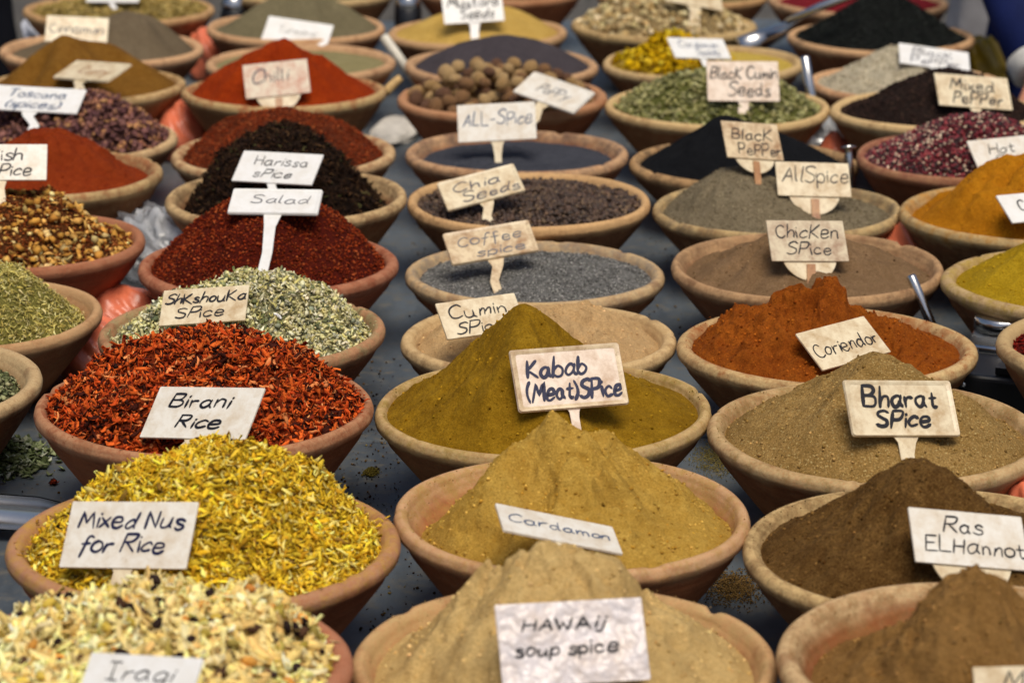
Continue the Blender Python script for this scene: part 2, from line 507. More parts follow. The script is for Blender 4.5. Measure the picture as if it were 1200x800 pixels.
    def sample(s, n, rng, tmax=1.0):
        a = rng.uniform(0, 2 * math.pi, n); t = np.sqrt(rng.uniform(0, tmax ** 2, n))
        x, y = s.rE * .985 * t * np.cos(a), s.rE * .985 * t * np.sin(a)
        e = .002
        z = s.h(x, y)
        gx = (s.h(x + e, y) - z) / e; gy = (s.h(x, y + e) - z) / e
        N = np.stack([-gx, -gy, np.ones(n)], 1)
        N /= np.linalg.norm(N, axis=1)[:, None]
        return np.stack([x, y, z], 1), N

# templates: unit size, long axis x, thin axis z
def tpl_shred(r, bend=.5, w=.16, sec=4, tw=.5):
    V = []
    a0 = r.uniform(-tw, tw)
    for k in range(sec):
        u = k / (sec - 1) - .5
        ww = w * (1 - .55 * abs(u * 2) ** 2) * r.uniform(.8, 1.2)
        cy, cz = bend * .35 * math.cos(u * 3.0) + r.uniform(-.02, .02), bend * .3 * (u * u * 2)
        for m in range(3):
            a = m * 2.0944 + a0 * u * 3
            V.append((u, cy + ww * math.cos(a), cz + .55 * ww * math.sin(a)))
    Fc = []
    for k in range(sec - 1):
        for m in range(3):
            a, b_, c, d = k * 3 + m, k * 3 + (m + 1) % 3, (k + 1) * 3 + (m + 1) % 3, (k + 1) * 3 + m
            Fc += [(a, b_, c), (a, c, d)]
    e = (sec - 1) * 3
    Fc += [(0, 2, 1), (e, e + 1, e + 2)]
    return np.array(V), np.array(Fc)

def tpl_curl(r, w=.3, th=.035, bend=.9):
    """broad thin shaving, curled along its length"""
    V = []; n = 4
    for k in range(n):
        u = k / (n - 1) - .5
        ww = w * .5 * (1 - .5 * (abs(u) * 2) ** 3) * r.uniform(.7, 1.2)
        z = bend * (u * u - .1) * .8; y = r.uniform(-.05, .05) + bend * .12 * math.sin(u * 4)
        tl = r.uniform(-.08, .08)
        V += [(u, y - ww, z - tl), (u, y + ww, z + tl), (u, y + ww, z + tl - th), (u, y - ww, z - tl - th)]
    Fc = []
    for k in range(n - 1):
        for m in range(4):
            a, b_, c, d = k * 4 + m, k * 4 + (m + 1) % 4, k * 4 + 4 + (m + 1) % 4, k * 4 + 4 + m
            Fc += [(a, b_, c), (a, c, d)]
    e = (n - 1) * 4
    Fc += [(0, 2, 1), (0, 3, 2), (e, e + 1, e + 2), (e, e + 2, e + 3)]
    return np.array(V), np.array(Fc)

def tpl_chip(r, asp=.6, th=.10, curl=.35):
    V = []
    n = 7
    for m in range(n):
        a = m / n * 6.283 + r.uniform(-.3, .3); q = r.uniform(.7, 1.1)
        x, y = .5 * q * math.cos(a), .5 * asp * q * math.sin(a)
        V.append((x, y, curl * (x * x * 1.8 - .15) + r.uniform(-.05, .05)))
    V += [(0, 0, th - curl * .15), (0, 0, -th - curl * .15)]
    Fc = []
    for m in range(n):
        Fc += [(m, (m + 1) % n, n), ((m + 1) % n, m, n + 1)]
    return np.array(V), np.array(Fc)

def tpl_grain(r, asp=.8, asz=.8, rough=.08):
    p = (1 + 5 ** .5) / 2
    V = np.array([(-1, p, 0), (1, p, 0), (-1, -p, 0), (1, -p, 0), (0, -1, p), (0, 1, p), (0, -1, -p), (0, 1, -p), (p, 0, -1), (p, 0, 1), (-p, 0, -1), (-p, 0, 1)], float)
    V /= np.linalg.norm(V[0]) * 2
    V *= (1 + r.uniform(-rough, rough, (12, 1)))
    Fc = np.array([(0, 11, 5), (0, 5, 1), (0, 1, 7), (0, 7, 10), (0, 10, 11), (1, 5, 9), (5, 11, 4), (11, 10, 2), (10, 7, 6), (7, 1, 8), (3, 9, 4), (3, 4, 2), (3, 2, 6), (3, 6, 8), (3, 8, 9), (4, 9, 5), (2, 4, 11), (6, 2, 10), (8, 6, 7), (9, 8, 1)])
    return V * np.array([1, asp, asz]), Fc

def scatter_geo(P, N, tpls, size, rng, palette, tilt=.5, lift=.3, sink=.3, cj=.18, cl_=.45):
    """one tinted piece per point, lying roughly along the surface"""
    Vs, Fs, Cs = [], [], []
    base = 0
    n = len(P)
    which = rng.integers(0, len(tpls), n)
    wts = np.array([w for _, w in palette], float); wts /= wts.sum()
    pc = np.array([lin(c) for c, _ in palette])
    ci = rng.choice(len(palette), n, p=wts)
    col = pc[ci] * (1 + rng.normal(0, cj, (n, 1))) * (1 + rng.normal(0, .022, (n, 3)))
    col = col * (1 + cl_ * fbm(P[:, 0] * 38 + 3, P[:, 1] * 38 + 8, 77, 3))[:, None]
    col = np.clip(col, .002, .95)
    sz = rng.uniform(size[0], size[1], n)
    nn = N + rng.normal(0, tilt, (n, 3)); nn /= np.linalg.norm(nn, axis=1)[:, None]
    r0 = rng.normal(0, 1, (n, 3))
    X = np.cross(nn, r0); X /= np.linalg.norm(X, axis=1)[:, None]
    Y = np.cross(nn, X)
    off = P + N * (sz * rng.uniform(-sink, lift, n))[:, None]
    for k, (tv, tf) in enumerate(tpls):
        m = which == k
        cnt = int(m.sum())
        if not cnt: continue
        v = tv[None] * sz[m][:, None, None]
        w = v[..., 0:1] * X[m][:, None] + v[..., 1:2] * Y[m][:, None] + v[..., 2:3] * nn[m][:, None] + off[m][:, None]
        Vs.append(w.reshape(-1, 3))
        Fs.append((tf[None] + (np.arange(cnt) * len(tv))[:, None, None] + base).reshape(-1, 3))
        Cs.append(np.repeat(col[m], len(tv), axis=0))
        base += cnt * len(tv)
    return np.concatenate(Vs), np.concatenate(Fs), np.concatenate(Cs)

def shreds(r, n=5, bd=1.0, **k): return [tpl_shred(r, bend=r.uniform(-bd, bd * 1.2), **k) for _ in range(n)]
def curls(r, n=8, wr=(.2, .38), bd=1.2): return [tpl_curl(r, w=r.uniform(*wr), bend=r.uniform(-.4, bd)) for _ in range(n)]
def chips(r, n=5, **k): return [tpl_chip(r, asp=r.uniform(.4, .9), curl=r.uniform(-.5, .9), **k) for _ in range(n)]
def grains(r, n=4, **k): return [tpl_grain(r, **k) for _ in range(n)]

FLAKE = tint_mat('dried_flakes', .92, .08, .3)
SEED = tint_mat('seed_skin', .5, .4, .25, 700)

def cover(mo, name, layers, mat=FLAKE):
    """the loose pieces that lie all over a heap: nobody could count them"""
    r = np.random.default_rng(mo.seed + 400)
    Vs, Fs, Cs = [], [], []; base = 0
    for (n, tp, size, pal, tilt, lift, sink) in layers:
        P, N = mo.sample(n, r)
        P[:, 2] += .0022 * fbm(P[:, 0] * 120, P[:, 1] * 120, mo.seed + 3, 2)
        v, f, c = scatter_geo(P, N, tp, size, r, pal, tilt, lift, sink)
        Vs.append(v); Fs.append(f + base); Cs.append(c); base += len(v)
    o = mesh_obj(name, np.concatenate(Vs), np.concatenate(Fs), mat, mo.obj, np.concatenate(Cs), smooth=False)
    o['kind'] = 'stuff'
    return o

M = {}
def heap_label(key, how):
    return f'{DESC[key]} {how}'

def powder(key, c1, c2, fill, peak=None, hp=None, how='in its bowl', crumbs=0, grain=520, speck=None, contrast=1.0, bumpk=1.0, **kw):
    mo = Mound(key, fill, peak, hp, **kw)
    mo.build('spice_heap', powder_mat('ground_spice', c1, c2, grain, speck, contrast, bumpk=bumpk), heap_label(key, how))
    if crumbs:
        r = np.random.default_rng(mo.seed)
        cover(mo, 'crumbs', [(crumbs, grains(r, 5, rough=.25), (.0012, .0045), [(c1, 1), (c2, 1.4)], .8, .2, .35)])
    M[key] = mo
    return mo

def flaky(key, base, fill, layers, peak=None, hp=None, how='in its bowl', name='flakes', mat=FLAKE, **kw):
    mo = Mound(key, fill, peak, hp, **kw)
    dk = tuple(v * .8 for v in base)
    mo.build('spice_heap', powder_mat('under_layer', dk, base, 300, None, 1.2), heap_label(key, how))
    cover(mo, name, layers, mat)
    M[key] = mo
    return mo

r0 = np.random.default_rng(77)
# --- fine powders
powder('hawaij', (192, 158, 98), (216, 186, 126), -.018, (640, 630), how='spilling to the rim', crumbs=900, e=.12, p=.9, amp=.009, nscale=14, ridge=.004, rr=.005, contrast=.8, bumps=[(.045, .0, .016, .018), (-.02, .0, .008, .014), (-.06, .03, .008, .03), (.02, .0, .006, .010)], crag=0.006)
powder('cardamon', (172, 132, 50), (198, 162, 78), -.024, (652, 488), how='leaning on the sloping sign', crumbs=1000, e=.10, p=.9, amp=.009, nscale=14, ridge=.004, rr=.005, contrast=.85, tilt=(0.006, -.012), bumps=[(-.02, -.012, .018, .014), (.012, -.02, .010, .012), (.04, .02, .012, .02), (-.06, -.02, .008, .02)], crag=0.008)
powder('kabab', (122, 88, 8), (158, 122, 28), -.010, (613, 354), how='behind the big blue lettered sign', crumbs=500, e=.09, p=.88, amp=.006, nscale=12, ridge=0.004, rr=.002, contrast=.75, crag=0.002)
powder('cumin', (188, 152, 104), (206, 172, 124), -.016, (650, 350), how='peeking out behind the olive cone', crumbs=400, e=.2, p=1.0, amp=0.01, nscale=16, ridge=.004, rr=.006, contrast=.8, crag=0.006)
powder('coffee', (88, 87, 85), (126, 125, 121), -.012, None, .000, how='under the stained coffee sign', grain=340, contrast=1.4, e=.6, amp=.007, nscale=13, speck=(176, 174, 168))
powder('allspice', (58, 60, 68), (76, 78, 86), -.018, None, -.008, how='in a pinkish bowl', e=.6, amp=.006, nscale=13, contrast=.7, crag=0.0012)
powder('slate', (66, 60, 64), (80, 74, 78), -.010, (588, 44), how='almost level in its bowl', e=.5, amp=.003, contrast=.6)
powder('mustard', (186, 150, 72), (206, 172, 94), -.008, (556, 6), how='under its sign', e=.5, amp=.002, contrast=.4, crag=0.0006)
powder('far_c', (120, 90, 60), (140, 110, 76), -.012, None, .02, how='in a clay bowl', e=.5)
powder('tan_far', (112, 104, 74), (128, 120, 88), -.010, None, .03, how='in a clay bowl', e=.4)
powder('masala', (124, 90, 46), (150, 114, 66), -.030, (1138, 690), how='in a pale bowl', crumbs=1000, e=.12, p=.95, amp=.010, nscale=14, ridge=.006, rr=.005, contrast=.85, bumps=[(-.02, -.03, .012, .05), (-.05, .0, .008, .02)], crag=0.0045)
powder('ras', (76, 50, 18), (120, 90, 48), -.012, (1062, 549), how='behind its tilted sign', crumbs=900, e=.14, p=.95, amp=.009, nscale=13, ridge=.003, rr=.003, contrast=1.3, crag=0.0012)
powder('bharat', (136, 106, 56), (168, 136, 82), -.014, (1030, 426), how='behind its framed sign', crumbs=1000, e=.20, p=1.0, amp=.008, nscale=13, ridge=.003, rr=.003, contrast=1.1, speck=(186, 162, 108), crag=0.0012)
powder('coriander', (124, 58, 10), (160, 88, 24), -.012, (945, 366), how='with broken ledges', crumbs=1300, e=0.4, p=1.15, amp=0.014, nscale=17, ridge=.009, rr=.014, contrast=.9, bumps=[(-.03, .005, .015, .026), (.012, .0, .013, .026), (-.075, -.01, .014, .025), (.055, -.01, .012, .02), (-.03, -.05, .012, .025)], crag=0.007)
powder('chicken', (116, 90, 62), (142, 114, 84), -.018, (930, 276), how='behind the stained sign', crumbs=300, e=.25, amp=.008, nscale=14, ridge=0.01, crag=0.004, slump=0.6)
powder('grey', (114, 102, 80), (136, 124, 100), -.014, (850, 201), how='with two signs stuck in it', e=.14, amp=.006, nscale=14, contrast=1.4, ridge=.002)
powder('black', (14, 15, 18), (24, 25, 28), -.012, (846, 135), how='in its bowl', e=.08, p=.95, amp=.002, contrast=.5)
powder('chilli', (134, 40, 5), (162, 60, 10), -.012, (334, 39), how='behind its small sign', crumbs=200, e=.08, p=.85, amp=.008, nscale=14, ridge=.004, rr=.003, crag=0.002)
powder('greenflat', (138, 128, 88), (156, 146, 104), -.010, None, .000, how='behind the chilli cone', e=.5, amp=.003, contrast=1.2)
powder('zaatar', (110, 102, 76), (128, 118, 90), -.010, (352, -8), how='with a white sign in it', e=.3, amp=.003, contrast=1.2)
powder('curry', (112, 74, 22), (140, 100, 40), -.010, (74, 42), how='under a slanted sign', e=.09, amp=.003, ridge=.002)
powder('cinnamon', (106, 92, 72), (122, 108, 86), -.014, (152, 14), how='behind the curry hill', e=.18, amp=.003, contrast=1.3)
powder('fish', (124, 42, 12), (150, 62, 22), -.014, (60, 154), how='in a broad bowl', crumbs=300, e=.16, amp=.008, nscale=14, ridge=.003, rr=.004, crag=0.003)
powder('turmeric', (162, 100, 10), (192, 128, 24), -.014, (1236, 175), how='in its bowl', crumbs=300, e=.12, amp=.009, nscale=14, ridge=.005, rr=.005, crag=0.0035)
powder('yellow', (156, 124, 14), (180, 148, 32), -.012, (1262, 270), how='in its bowl', crumbs=300, e=.14, amp=.007, nscale=14, ridge=.003, crag=0.0015)
powder('white', (166, 156, 132), (196, 186, 162), -.010, (1062, 50), how='behind the black pepper sign', e=.14, amp=.006, nscale=14, contrast=1.3, grain=380)
powder('sumac', (110, 22, 30), (130, 32, 40), -.012, None, .015, how='in a sandy bowl', e=.5)
powder('far_d', (98, 88, 56), (120, 108, 70), -.010, None, .02, how='in a clay bowl', e=.4)

r_w = np.random.default_rng(5)
cover(M['white'], 'grains', [(5200, grains(r_w, 5, rough=.2), (.0022, .0042), [((200, 190, 166), 3), ((172, 160, 134), 2), ((130, 116, 92), .6)], .6, .4, .3)])
cover(M['grey'], 'grains', [(5200, grains(r_w, 5, rough=.2), (.0012, .0028), [((128, 116, 92), 3), ((100, 90, 70), 2), ((160, 148, 120), .7)], .6, .4, .3)])
cover(M['coffee'], 'seeds', [(9000, grains(r_w, 5, asp=.7, rough=.1), (.0016, .0026), [((112, 111, 108), 3), ((80, 79, 78), 2), ((168, 166, 160), 1)], .5, .35, .3)])
# --- flakes, shreds and seeds
flaky('birani', (116, 44, 16), -.012,
      [(6800, curls(r0, 10, (.2, .45)), (.004, .015), [((216, 100, 40), 3), ((184, 72, 28), 3), ((120, 42, 20), 1.8), ((64, 28, 20), 1.6), ((228, 142, 84), .9)], .7, .5, .2),
       (7000, chips(r0, 9), (.003, .010), [((206, 92, 38), 3), ((168, 64, 26), 2.5), ((66, 28, 20), 1.8), ((44, 24, 20), 1.3), ((222, 134, 80), .6)], .75, .45, .25)],
      (252, 401), how='behind the Birani Rice sign', e=.5, p=1.3, amp=.012, slump=.25)
flaky('nuts', (196, 160, 30), -.016,
      [(10500, curls(r0, 12, (.16, .32)), (.006, .016), [((238, 204, 62), 3), ((226, 184, 42), 3), ((244, 222, 122), 1.5), ((200, 152, 38), 1.2), ((140, 108, 46), .3)], .5, .45, .2),
       (4500, shreds(r0, 8, bd=.4, w=.12), (.005, .014), [((236, 202, 64), 3), ((220, 180, 42), 2.5), ((248, 232, 130), 1), ((190, 152, 44), .7)], .55, .5, .2),
       (900, chips(r0, 5), (.004, .009), [((110, 84, 40), 1), ((56, 46, 34), .9), ((140, 130, 60), .6)], .5, .5, .0)],
      (266, 541), how='behind the Mixed Nus sign', e=.5, p=1.25, amp=.012, slump=.25)
flaky('iraqi', (236, 208, 146), -.012,
      [(7500, curls(r0, 12, (.2, .4)), (.008, .025), [((250, 226, 154), 3), ((246, 214, 134), 2.5), ((234, 196, 122), .8), ((252, 238, 184), 1.3)], .42, .4, .25),
       (3500, shreds(r0, 8, bd=.6, w=.11), (.008, .016), [((250, 226, 154), 3), ((244, 210, 130), 2.2), ((252, 242, 204), 1)], .4, .45, .2),
       (380, grains(r0, 5, asp=.6, asz=.5, rough=.18), (.008, .016), [((46, 34, 32), 1.6), ((84, 60, 44), .6), ((184, 160, 70), 1.5), ((166, 148, 76), 1), ((214, 150, 72), .6)], .5, .75, -.3)],
      (200, 714), how='behind the Iraqi sign', e=.6, p=1.2, amp=.014, slump=.25)
flaky('shak', (140, 136, 98), -.018,
      [(7500, curls(r0, 10, (.25, .45)), (.004, .011), [((224, 214, 160), 3), ((200, 190, 120), 2.2), ((234, 228, 194), 1.8), ((120, 124, 80), .8), ((156, 156, 136), .7)], .65, .5, .2),
       (6500, chips(r0, 8), (.004, .011), [((212, 204, 146), 2.6), ((120, 126, 88), .7), ((230, 224, 190), 1.6), ((86, 92, 68), .4), ((148, 152, 130), .7)], .7, .45, .2)],
      (330, 330), how='behind the red-orange flakes', e=.5, p=1.25, amp=.010)
flaky('salad', (84, 22, 10), -.012,
      [(11000, chips(r0, 5, th=.2), (.002, .0055), [((142, 56, 24), 3), ((118, 40, 16), 2.5), ((168, 84, 44), 1), ((74, 28, 16), 1)], .7, .4, .3)],
      (310, 231), how='with a tall white sign', e=.45, p=1.25, amp=.004)
flaky('harissa', (38, 26, 18), -.030,
      [(7000, shreds(r0, 5, w=.2), (.005, .011), [((46, 32, 24), 3), ((62, 42, 28), 2), ((34, 24, 20), 2), ((84, 62, 40), .7), ((78, 74, 44), .3)], .7, .6, .2)],
      (330, 153), how='behind the Harissa sign', e=.4, p=1.2, amp=.014)
flaky('redflake', (104, 46, 22), -.012,
      [(9000, chips(r0, 5, th=.16), (.0025, .0065), [((142, 60, 28), 3), ((116, 44, 20), 2), ((168, 88, 48), 1), ((72, 34, 22), 1)], .6, .4, .3)],
      (325, 134), how='behind the blackish flakes', e=.6, p=1.35, amp=.004)
flaky('toscana', (64, 40, 36), -.010,
      [(3000, chips(r0, 7, th=.2), (.010, .019), [((124, 86, 80), 3), ((92, 62, 62), 2.4), ((152, 104, 82), 1.1), ((172, 126, 86), .7)], .6, .5, .2)],
      (98, 116), how='under its white sign', e=.6, p=1.3, amp=.004)
mo = flaky('savory', (86, 48, 22), -.014,
      [(11000, chips(r0, 6, th=.25), (.002, .007), [((138, 72, 32), 3), ((112, 54, 24), 2.4), ((170, 106, 56), 1.2), ((84, 42, 22), 1.2)], .8, .5, .3),
       (260, chips(r0, 5, th=.25), (.006, .016), [((206, 156, 76), 2), ((186, 130, 54), 1.5), ((216, 186, 116), .7)], .7, .4, .1)],
      (20, 230), how='in a red clay bowl', e=.5, p=1.3, amp=.012)
_ss = mo.sample
def _front(n, rng):
    P, N = _ss(n * 6, rng)
    k_ = np.argsort(-(P[:, 0] * 1.0 - P[:, 1] * 1.1 + rng.normal(0, .11, n * 6)))[:n]
    return P[k_], N[k_]
mo.sample = _front
cover(mo, 'yellow_bits', [(420, chips(r0, 6, th=.12), (.004, .020), [((220, 172, 92), 2), ((200, 144, 66), 1.5), ((230, 202, 136), 1)], .8, .4, .1), (420, chips(r0, 6, th=.2), (.003, .007), [((206, 160, 90), 2), ((176, 124, 62), 1.5)], .8, .5, .1)])
flaky('green', (128, 122, 60), -.024,
      [(9500, shreds(r0, 6, w=.16), (.004, .009), [((204, 190, 112), 3), ((184, 168, 88), 2.4), ((220, 208, 146), 1.4), ((142, 130, 70), .7)], .5, .45, .25)],
      (-25, 314), how='in a deep sandy bowl', e=.4, p=1.2, amp=.006)
flaky('herb', (96, 96, 66), -.022,
      [(4500, chips(r0, 5), (.005, .011), [((150, 152, 112), 2), ((112, 118, 80), 2), ((86, 92, 62), 1), ((176, 174, 136), .6), ((150, 96, 50), .12)], .5, .5, .2)],
      None, .015, how='in a pale bowl', e=.6, p=1.3, amp=.005)
flaky('chia', (48, 38, 32), -.010,
      [(3400, grains(r0, 4, asp=.95, asz=.95, rough=.08), (.0060, .0082), [((80, 60, 46), 3), ((58, 43, 34), 2.4), ((106, 84, 62), 1)], .5, .4, .25)],
      None, .002, how='under the Chia Seeds sign', name='peppercorns', mat=SEED, e=.7, amp=.003)
flaky('hot', (70, 30, 32), -.010,
      [(6000, grains(r0, 4, asp=.97, asz=.97, rough=.05), (.0040, .0058), [((122, 36, 46), 3), ((146, 60, 62), 1), ((62, 30, 34), 2), ((200, 176, 150), 1.3), ((40, 30, 30), 1.6)], .5, .4, .2)],
      (1150, 136), how='in a terracotta bowl', name='peppercorns', mat=SEED, e=.35, p=1.2, amp=.003)
flaky('mixed', (38, 28, 24), -.010,
      [(6500, grains(r0, 4, rough=.2), (.0025, .0048), [((52, 38, 34), 3), ((40, 30, 28), 2), ((74, 56, 46), .8)], .6, .4, .3)],
      (1110, 81), how='under the Mixed Pepper sign', name='grains', e=.16, p=1.05, amp=.003)
flaky('tea', (26, 28, 27), -.010,
      [(5000, shreds(r0, 5, w=.2), (.004, .009), [((36, 40, 38), 3), ((28, 31, 30), 2), ((50, 54, 50), .8)], .6, .4, .3)],
      (1030, -9), how='with a metal handle across it', name='leaf_bits', e=.14, p=1.05, amp=.003)
flaky('pods', (96, 98, 48), -.012,
      [(1900, grains(r0, 5, asp=.5, asz=.5, rough=.12), (.009, .015), [((142, 138, 84), 3), ((120, 118, 66), 2.4), ((168, 164, 112), 1.2), ((96, 96, 54), 1)], .5, .4, .2)],
      (836, 86), how='behind the Black Cumin sign', name='pods', mat=SEED, e=.5, p=1.3, amp=.004)
flaky('ginger', (150, 128, 88), -.012,
      [(800, grains(r0, 6, asp=.65, asz=.6, rough=.25), (.011, .022), [((190, 170, 124), 3), ((168, 142, 96), 2), ((206, 190, 150), 1)], .6, .4, .2)],
      (772, 2), how='behind the yellow curls', name='root_pieces', e=.5, p=1.3, amp=.004)
mo = Mound('petals', -.010, None, -.004, e=.6, amp=.003)
mo.build('spice_heap', powder_mat('ground_spice', (186, 158, 66), (206, 178, 88)), 'pale yellow powder level in the bowl, yellow petal curls heaped on it')
M['petals'] = mo
_pc = M['petals'].sample
def _petal_sample(n, rng):
    P, N = _pc(n, rng)
    P[:, 0] = -.052 + rng.normal(0, .042, n); P[:, 1] = rng.normal(-.005, .05, n)
    d = np.hypot(P[:, 0], P[:, 1]); k_ = np.minimum(1, (mo.rE * .93) / d); P[:, 0] *= k_; P[:, 1] *= k_
    q = ((P[:, 0] + .052) / .07) ** 2 + (P[:, 1] / .08) ** 2
    P[:, 2] = -.006 + .055 * np.exp(-q) * rng.uniform(.45, 1, n)
    return P, N
mo.sample = _petal_sample
cover(mo, 'petals', [(650, chips(r0, 8, th=.12), (.014, .030), [((196, 160, 18), 3), ((172, 136, 12), 2.4), ((212, 184, 50), 1)], .9, .3, .1)])
flaky('seeds', (132, 112, 60), -.010,
      [(1500, grains(r0, 5, asp=.6, asz=.6, rough=.2), (.006, .012), [((164, 142, 82), 3), ((142, 120, 62), 2), ((180, 160, 104), 1)], .6, .4, .2)],
      None, .01, how='in a sandy bowl', name='seeds', e=.5, p=1.3, amp=.004)
flaky('darkred', (96, 22, 14), -.014,
      [(5500, chips(r0, 5, th=.2), (.003, .007), [((122, 26, 18), 3), ((92, 18, 14), 2), ((146, 52, 34), .8)], .6, .4, .3)],
      None, .02, how='in a pale bowl', e=.6, p=1.2, amp=.004)

# --- nutmegs: big enough to count, each its own
mo = Mound('nutmeg', -.030, None, -.008, e=.6, amp=.002)
mo.build('spice_heap', powder_mat('nutmeg_dust', (70, 52, 34), (96, 72, 46), 300), 'brown nutmeg dust and chips under the whole nutmegs')
M['nutmeg'] = mo
def nut_mesh(i):
    r = np.random.default_rng(900 + i)
    nu, nv = 18, 11
    V = [(0, 0, -.5)]
    for a in range(1, nv):
        ph = math.pi * a / nv
        for b_ in range(nu):
            t = 2 * math.pi * b_ / nu
            q = .5 * (1 + .05 * math.sin(3 * t + i * 2) * math.sin(ph) + .03 * math.sin(5 * t + i) * math.sin(2 * ph) + r.uniform(-.025, .025))
            V.append((q * math.sin(ph) * math.cos(t) * .86, q * math.sin(ph) * math.sin(t) * .86, -q * math.cos(ph) * (1.02 + .05 * math.cos(ph))))
    V.append((0, 0, .52))
    Fc = []
    for b_ in range(nu): Fc.append((0, 1 + (b_ + 1) % nu, 1 + b_))
    for a in range(nv - 2):
        for b_ in range(nu):
            p, q = 1 + a * nu + b_, 1 + a * nu + (b_ + 1) % nu
            Fc.append((p, q, q + nu, p + nu))
    e = len(V) - 1
    for b_ in range(nu): Fc.append((e, e - nu + b_, e - nu + (b_ + 1) % nu))
    return V, Fc
NUTM = [plain_mat('nutmeg_skin', c, .6, .35, 0, 1, 90, .6, .004, .3, 120) for c in ((168, 134, 86), (136, 100, 64), (104, 72, 50), (184, 152, 104))]
nut_protos = []
rn = np.random.default_rng(31)
placed = []
b = B['nutmeg']
for layer, (rad, zz, sp) in enumerate(((.148, -.004, .024), (.134, .010, .025), (.095, .027, .026), (.05, .042, .027))):
    n = 0
    for tries in range(3000):
        a, t = rn.uniform(0, 6.283), math.sqrt(rn.uniform(0, 1)) * rad
        x, y = t * math.cos(a), t * math.sin(a)
        z = zz + .004 * rn.uniform(-1, 1) + (.006 if layer == 2 else 0)
        if all((x - p[0]) ** 2 + (y - p[1]) ** 2 + (z - p[2]) ** 2 > (.0225) ** 2 for p in placed) and all((x - p[0]) ** 2 + (y - p[1]) ** 2 > sp ** 2 or p[3] != layer for p in placed):
            placed.append((x, y, z, layer)); n += 1
for i, (x, y, z, ly) in enumerate(placed):
    if i < 4:
        V, Fc = nut_mesh(i)
        o = mesh_obj('nutmeg', V, Fc, NUTM[i])
        nut_protos.append(o)
    else:
        o = nut_protos[int(rn.integers(0, 4))].copy()
        COL.objects.link(o)
    s_ = rn.uniform(.020, .031)
    o.scale = (s_, s_, s_ * rn.uniform(1, 1.12))
    o.rotation_euler = tuple(rn.uniform(0, 6.28, 3))
    o.location = (b['c'][0] + x, b['c'][1] + y, b['H'] + z)
    tag(o, 'whole brown nutmeg heaped in the terracotta bowl', 'nutmeg', 'whole nutmegs in the terracotta bowl')

# ------------------------------------------------------------------ table: steel-blue panels, a seam between them
def table_mat():
    m, n, l, b = new_mat('painted_tabletop', 0.42, 0.5)
    co = coords(n)
    mp = n.new('ShaderNodeMapping'); mp.inputs['Scale'].default_value = (1, .25, 1); l.new(co, mp.inputs['Vector'])
    f = noise_node(n, l, mp.outputs[0], 9, 6, .65)
    f2 = noise_node(n, l, co, 55, 6, .7)
    f3 = noise_node(n, l, co, 330, 3, .6)
    base = mix(n, l, ramp(n, l, f, .35, .68), lin4((60, 67, 74)), lin4((98, 107, 115)))
    base = mix(n, l, mth(n, l, 'MULTIPLY', ramp(n, l, f2, .5, .70), .6), base, lin4((120, 112, 96)))
    base = mix(n, l, mth(n, l, 'MULTIPLY', ramp(n, l, f3, .66, .72), .7), base, lin4((46, 40, 34)))
    l.new(base, b.inputs['Base Color'])
    l.new(mth(n, l, 'ADD', mth(n, l, 'MULTIPLY', f2, .35), .25), b.inputs['Roughness'])
    bump(n, l, b, f3, .1, .001)
    return m
TM = table_mat()
LEGM = plain_mat('table_leg_steel', (70, 74, 78), .4, .5, .8)
def box(V, Fc, c, s):
    k = len(V)
    for dz in (-1, 1):
        for dx, dy in ((-1, -1), (1, -1), (1, 1), (-1, 1)):
            V.append((c[0] + dx * s[0] / 2, c[1] + dy * s[1] / 2, c[2] + dz * s[2] / 2))
    Fc += [(k + 3, k + 2, k + 1, k), (k + 4, k + 5, k + 6, k + 7)]
    for a in range(4):
        b_ = (a + 1) % 4
        Fc.append((k + a, k + b_, k + 4 + b_, k + 4 + a))
ys = on_plane(443, 514, 0)[1]
TYAW = math.radians(2.0)
def table(a0, depth, w, label):
    ca = a0 + depth / 2
    t = empty('market_table', (.035 + .105 - math.sin(TYAW) * ca, math.cos(TYAW) * ca, -.75), label, 'table', 'trestle tables of the stall')
    t.rotation_euler.z = TYAW
    V, Fc = [], []
    box(V, Fc, (0, 0, .735), (w, depth, .03))
    o = mesh_obj('tabletop', V, Fc, TM, t, smooth=False)
    bv = o.modifiers.new('edge', 'BEVEL'); bv.width = .003; bv.segments = 2
    for sx in (-1, 1):
        for sy in (-1, 1):
            V, Fc = [], []
            box(V, Fc, (sx * (w / 2 - .08), sy * (depth / 2 - .08), .36), (.035, .035, .72))
            mesh_obj('leg', V, Fc, LEGM, t, smooth=False)
D1 = 1.9
table(ys - .0012 - D1, D1, 1.86, 'blue-grey table in front of the seam with the big bowls')
D2 = 3.0
table(ys + .0012, D2, 1.84, 'blue-grey table behind the seam with the smaller looking bowls')
# ground
gm, gn, gl, gb = new_mat('stone_paving', .85, .3)
gco = coords(gn)
br = gn.new('ShaderNodeTexBrick'); br.inputs['Scale'].default_value = 1.6
br.inputs['Color1'].default_value = (.10, .09, .08, 1); br.inputs['Color2'].default_value = (.13, .12, .10, 1); br.inputs['Mortar'].default_value = (.04, .04, .035, 1)
gl.new(gco, br.inputs['Vector'])
gl.new(mix(gn, gl, noise_node(gn, gl, gco, 4, 6), br.outputs['Color'], (.06, .055, .05, 1)), gb.inputs['Base Color'])
g = mesh_obj('ground', [(-60, -60, -.75), (60, -60, -.75), (60, 60, -.75), (-60, 60, -.75)], [(0, 1, 2, 3)], gm, smooth=False)
g['kind'] = 'structure'

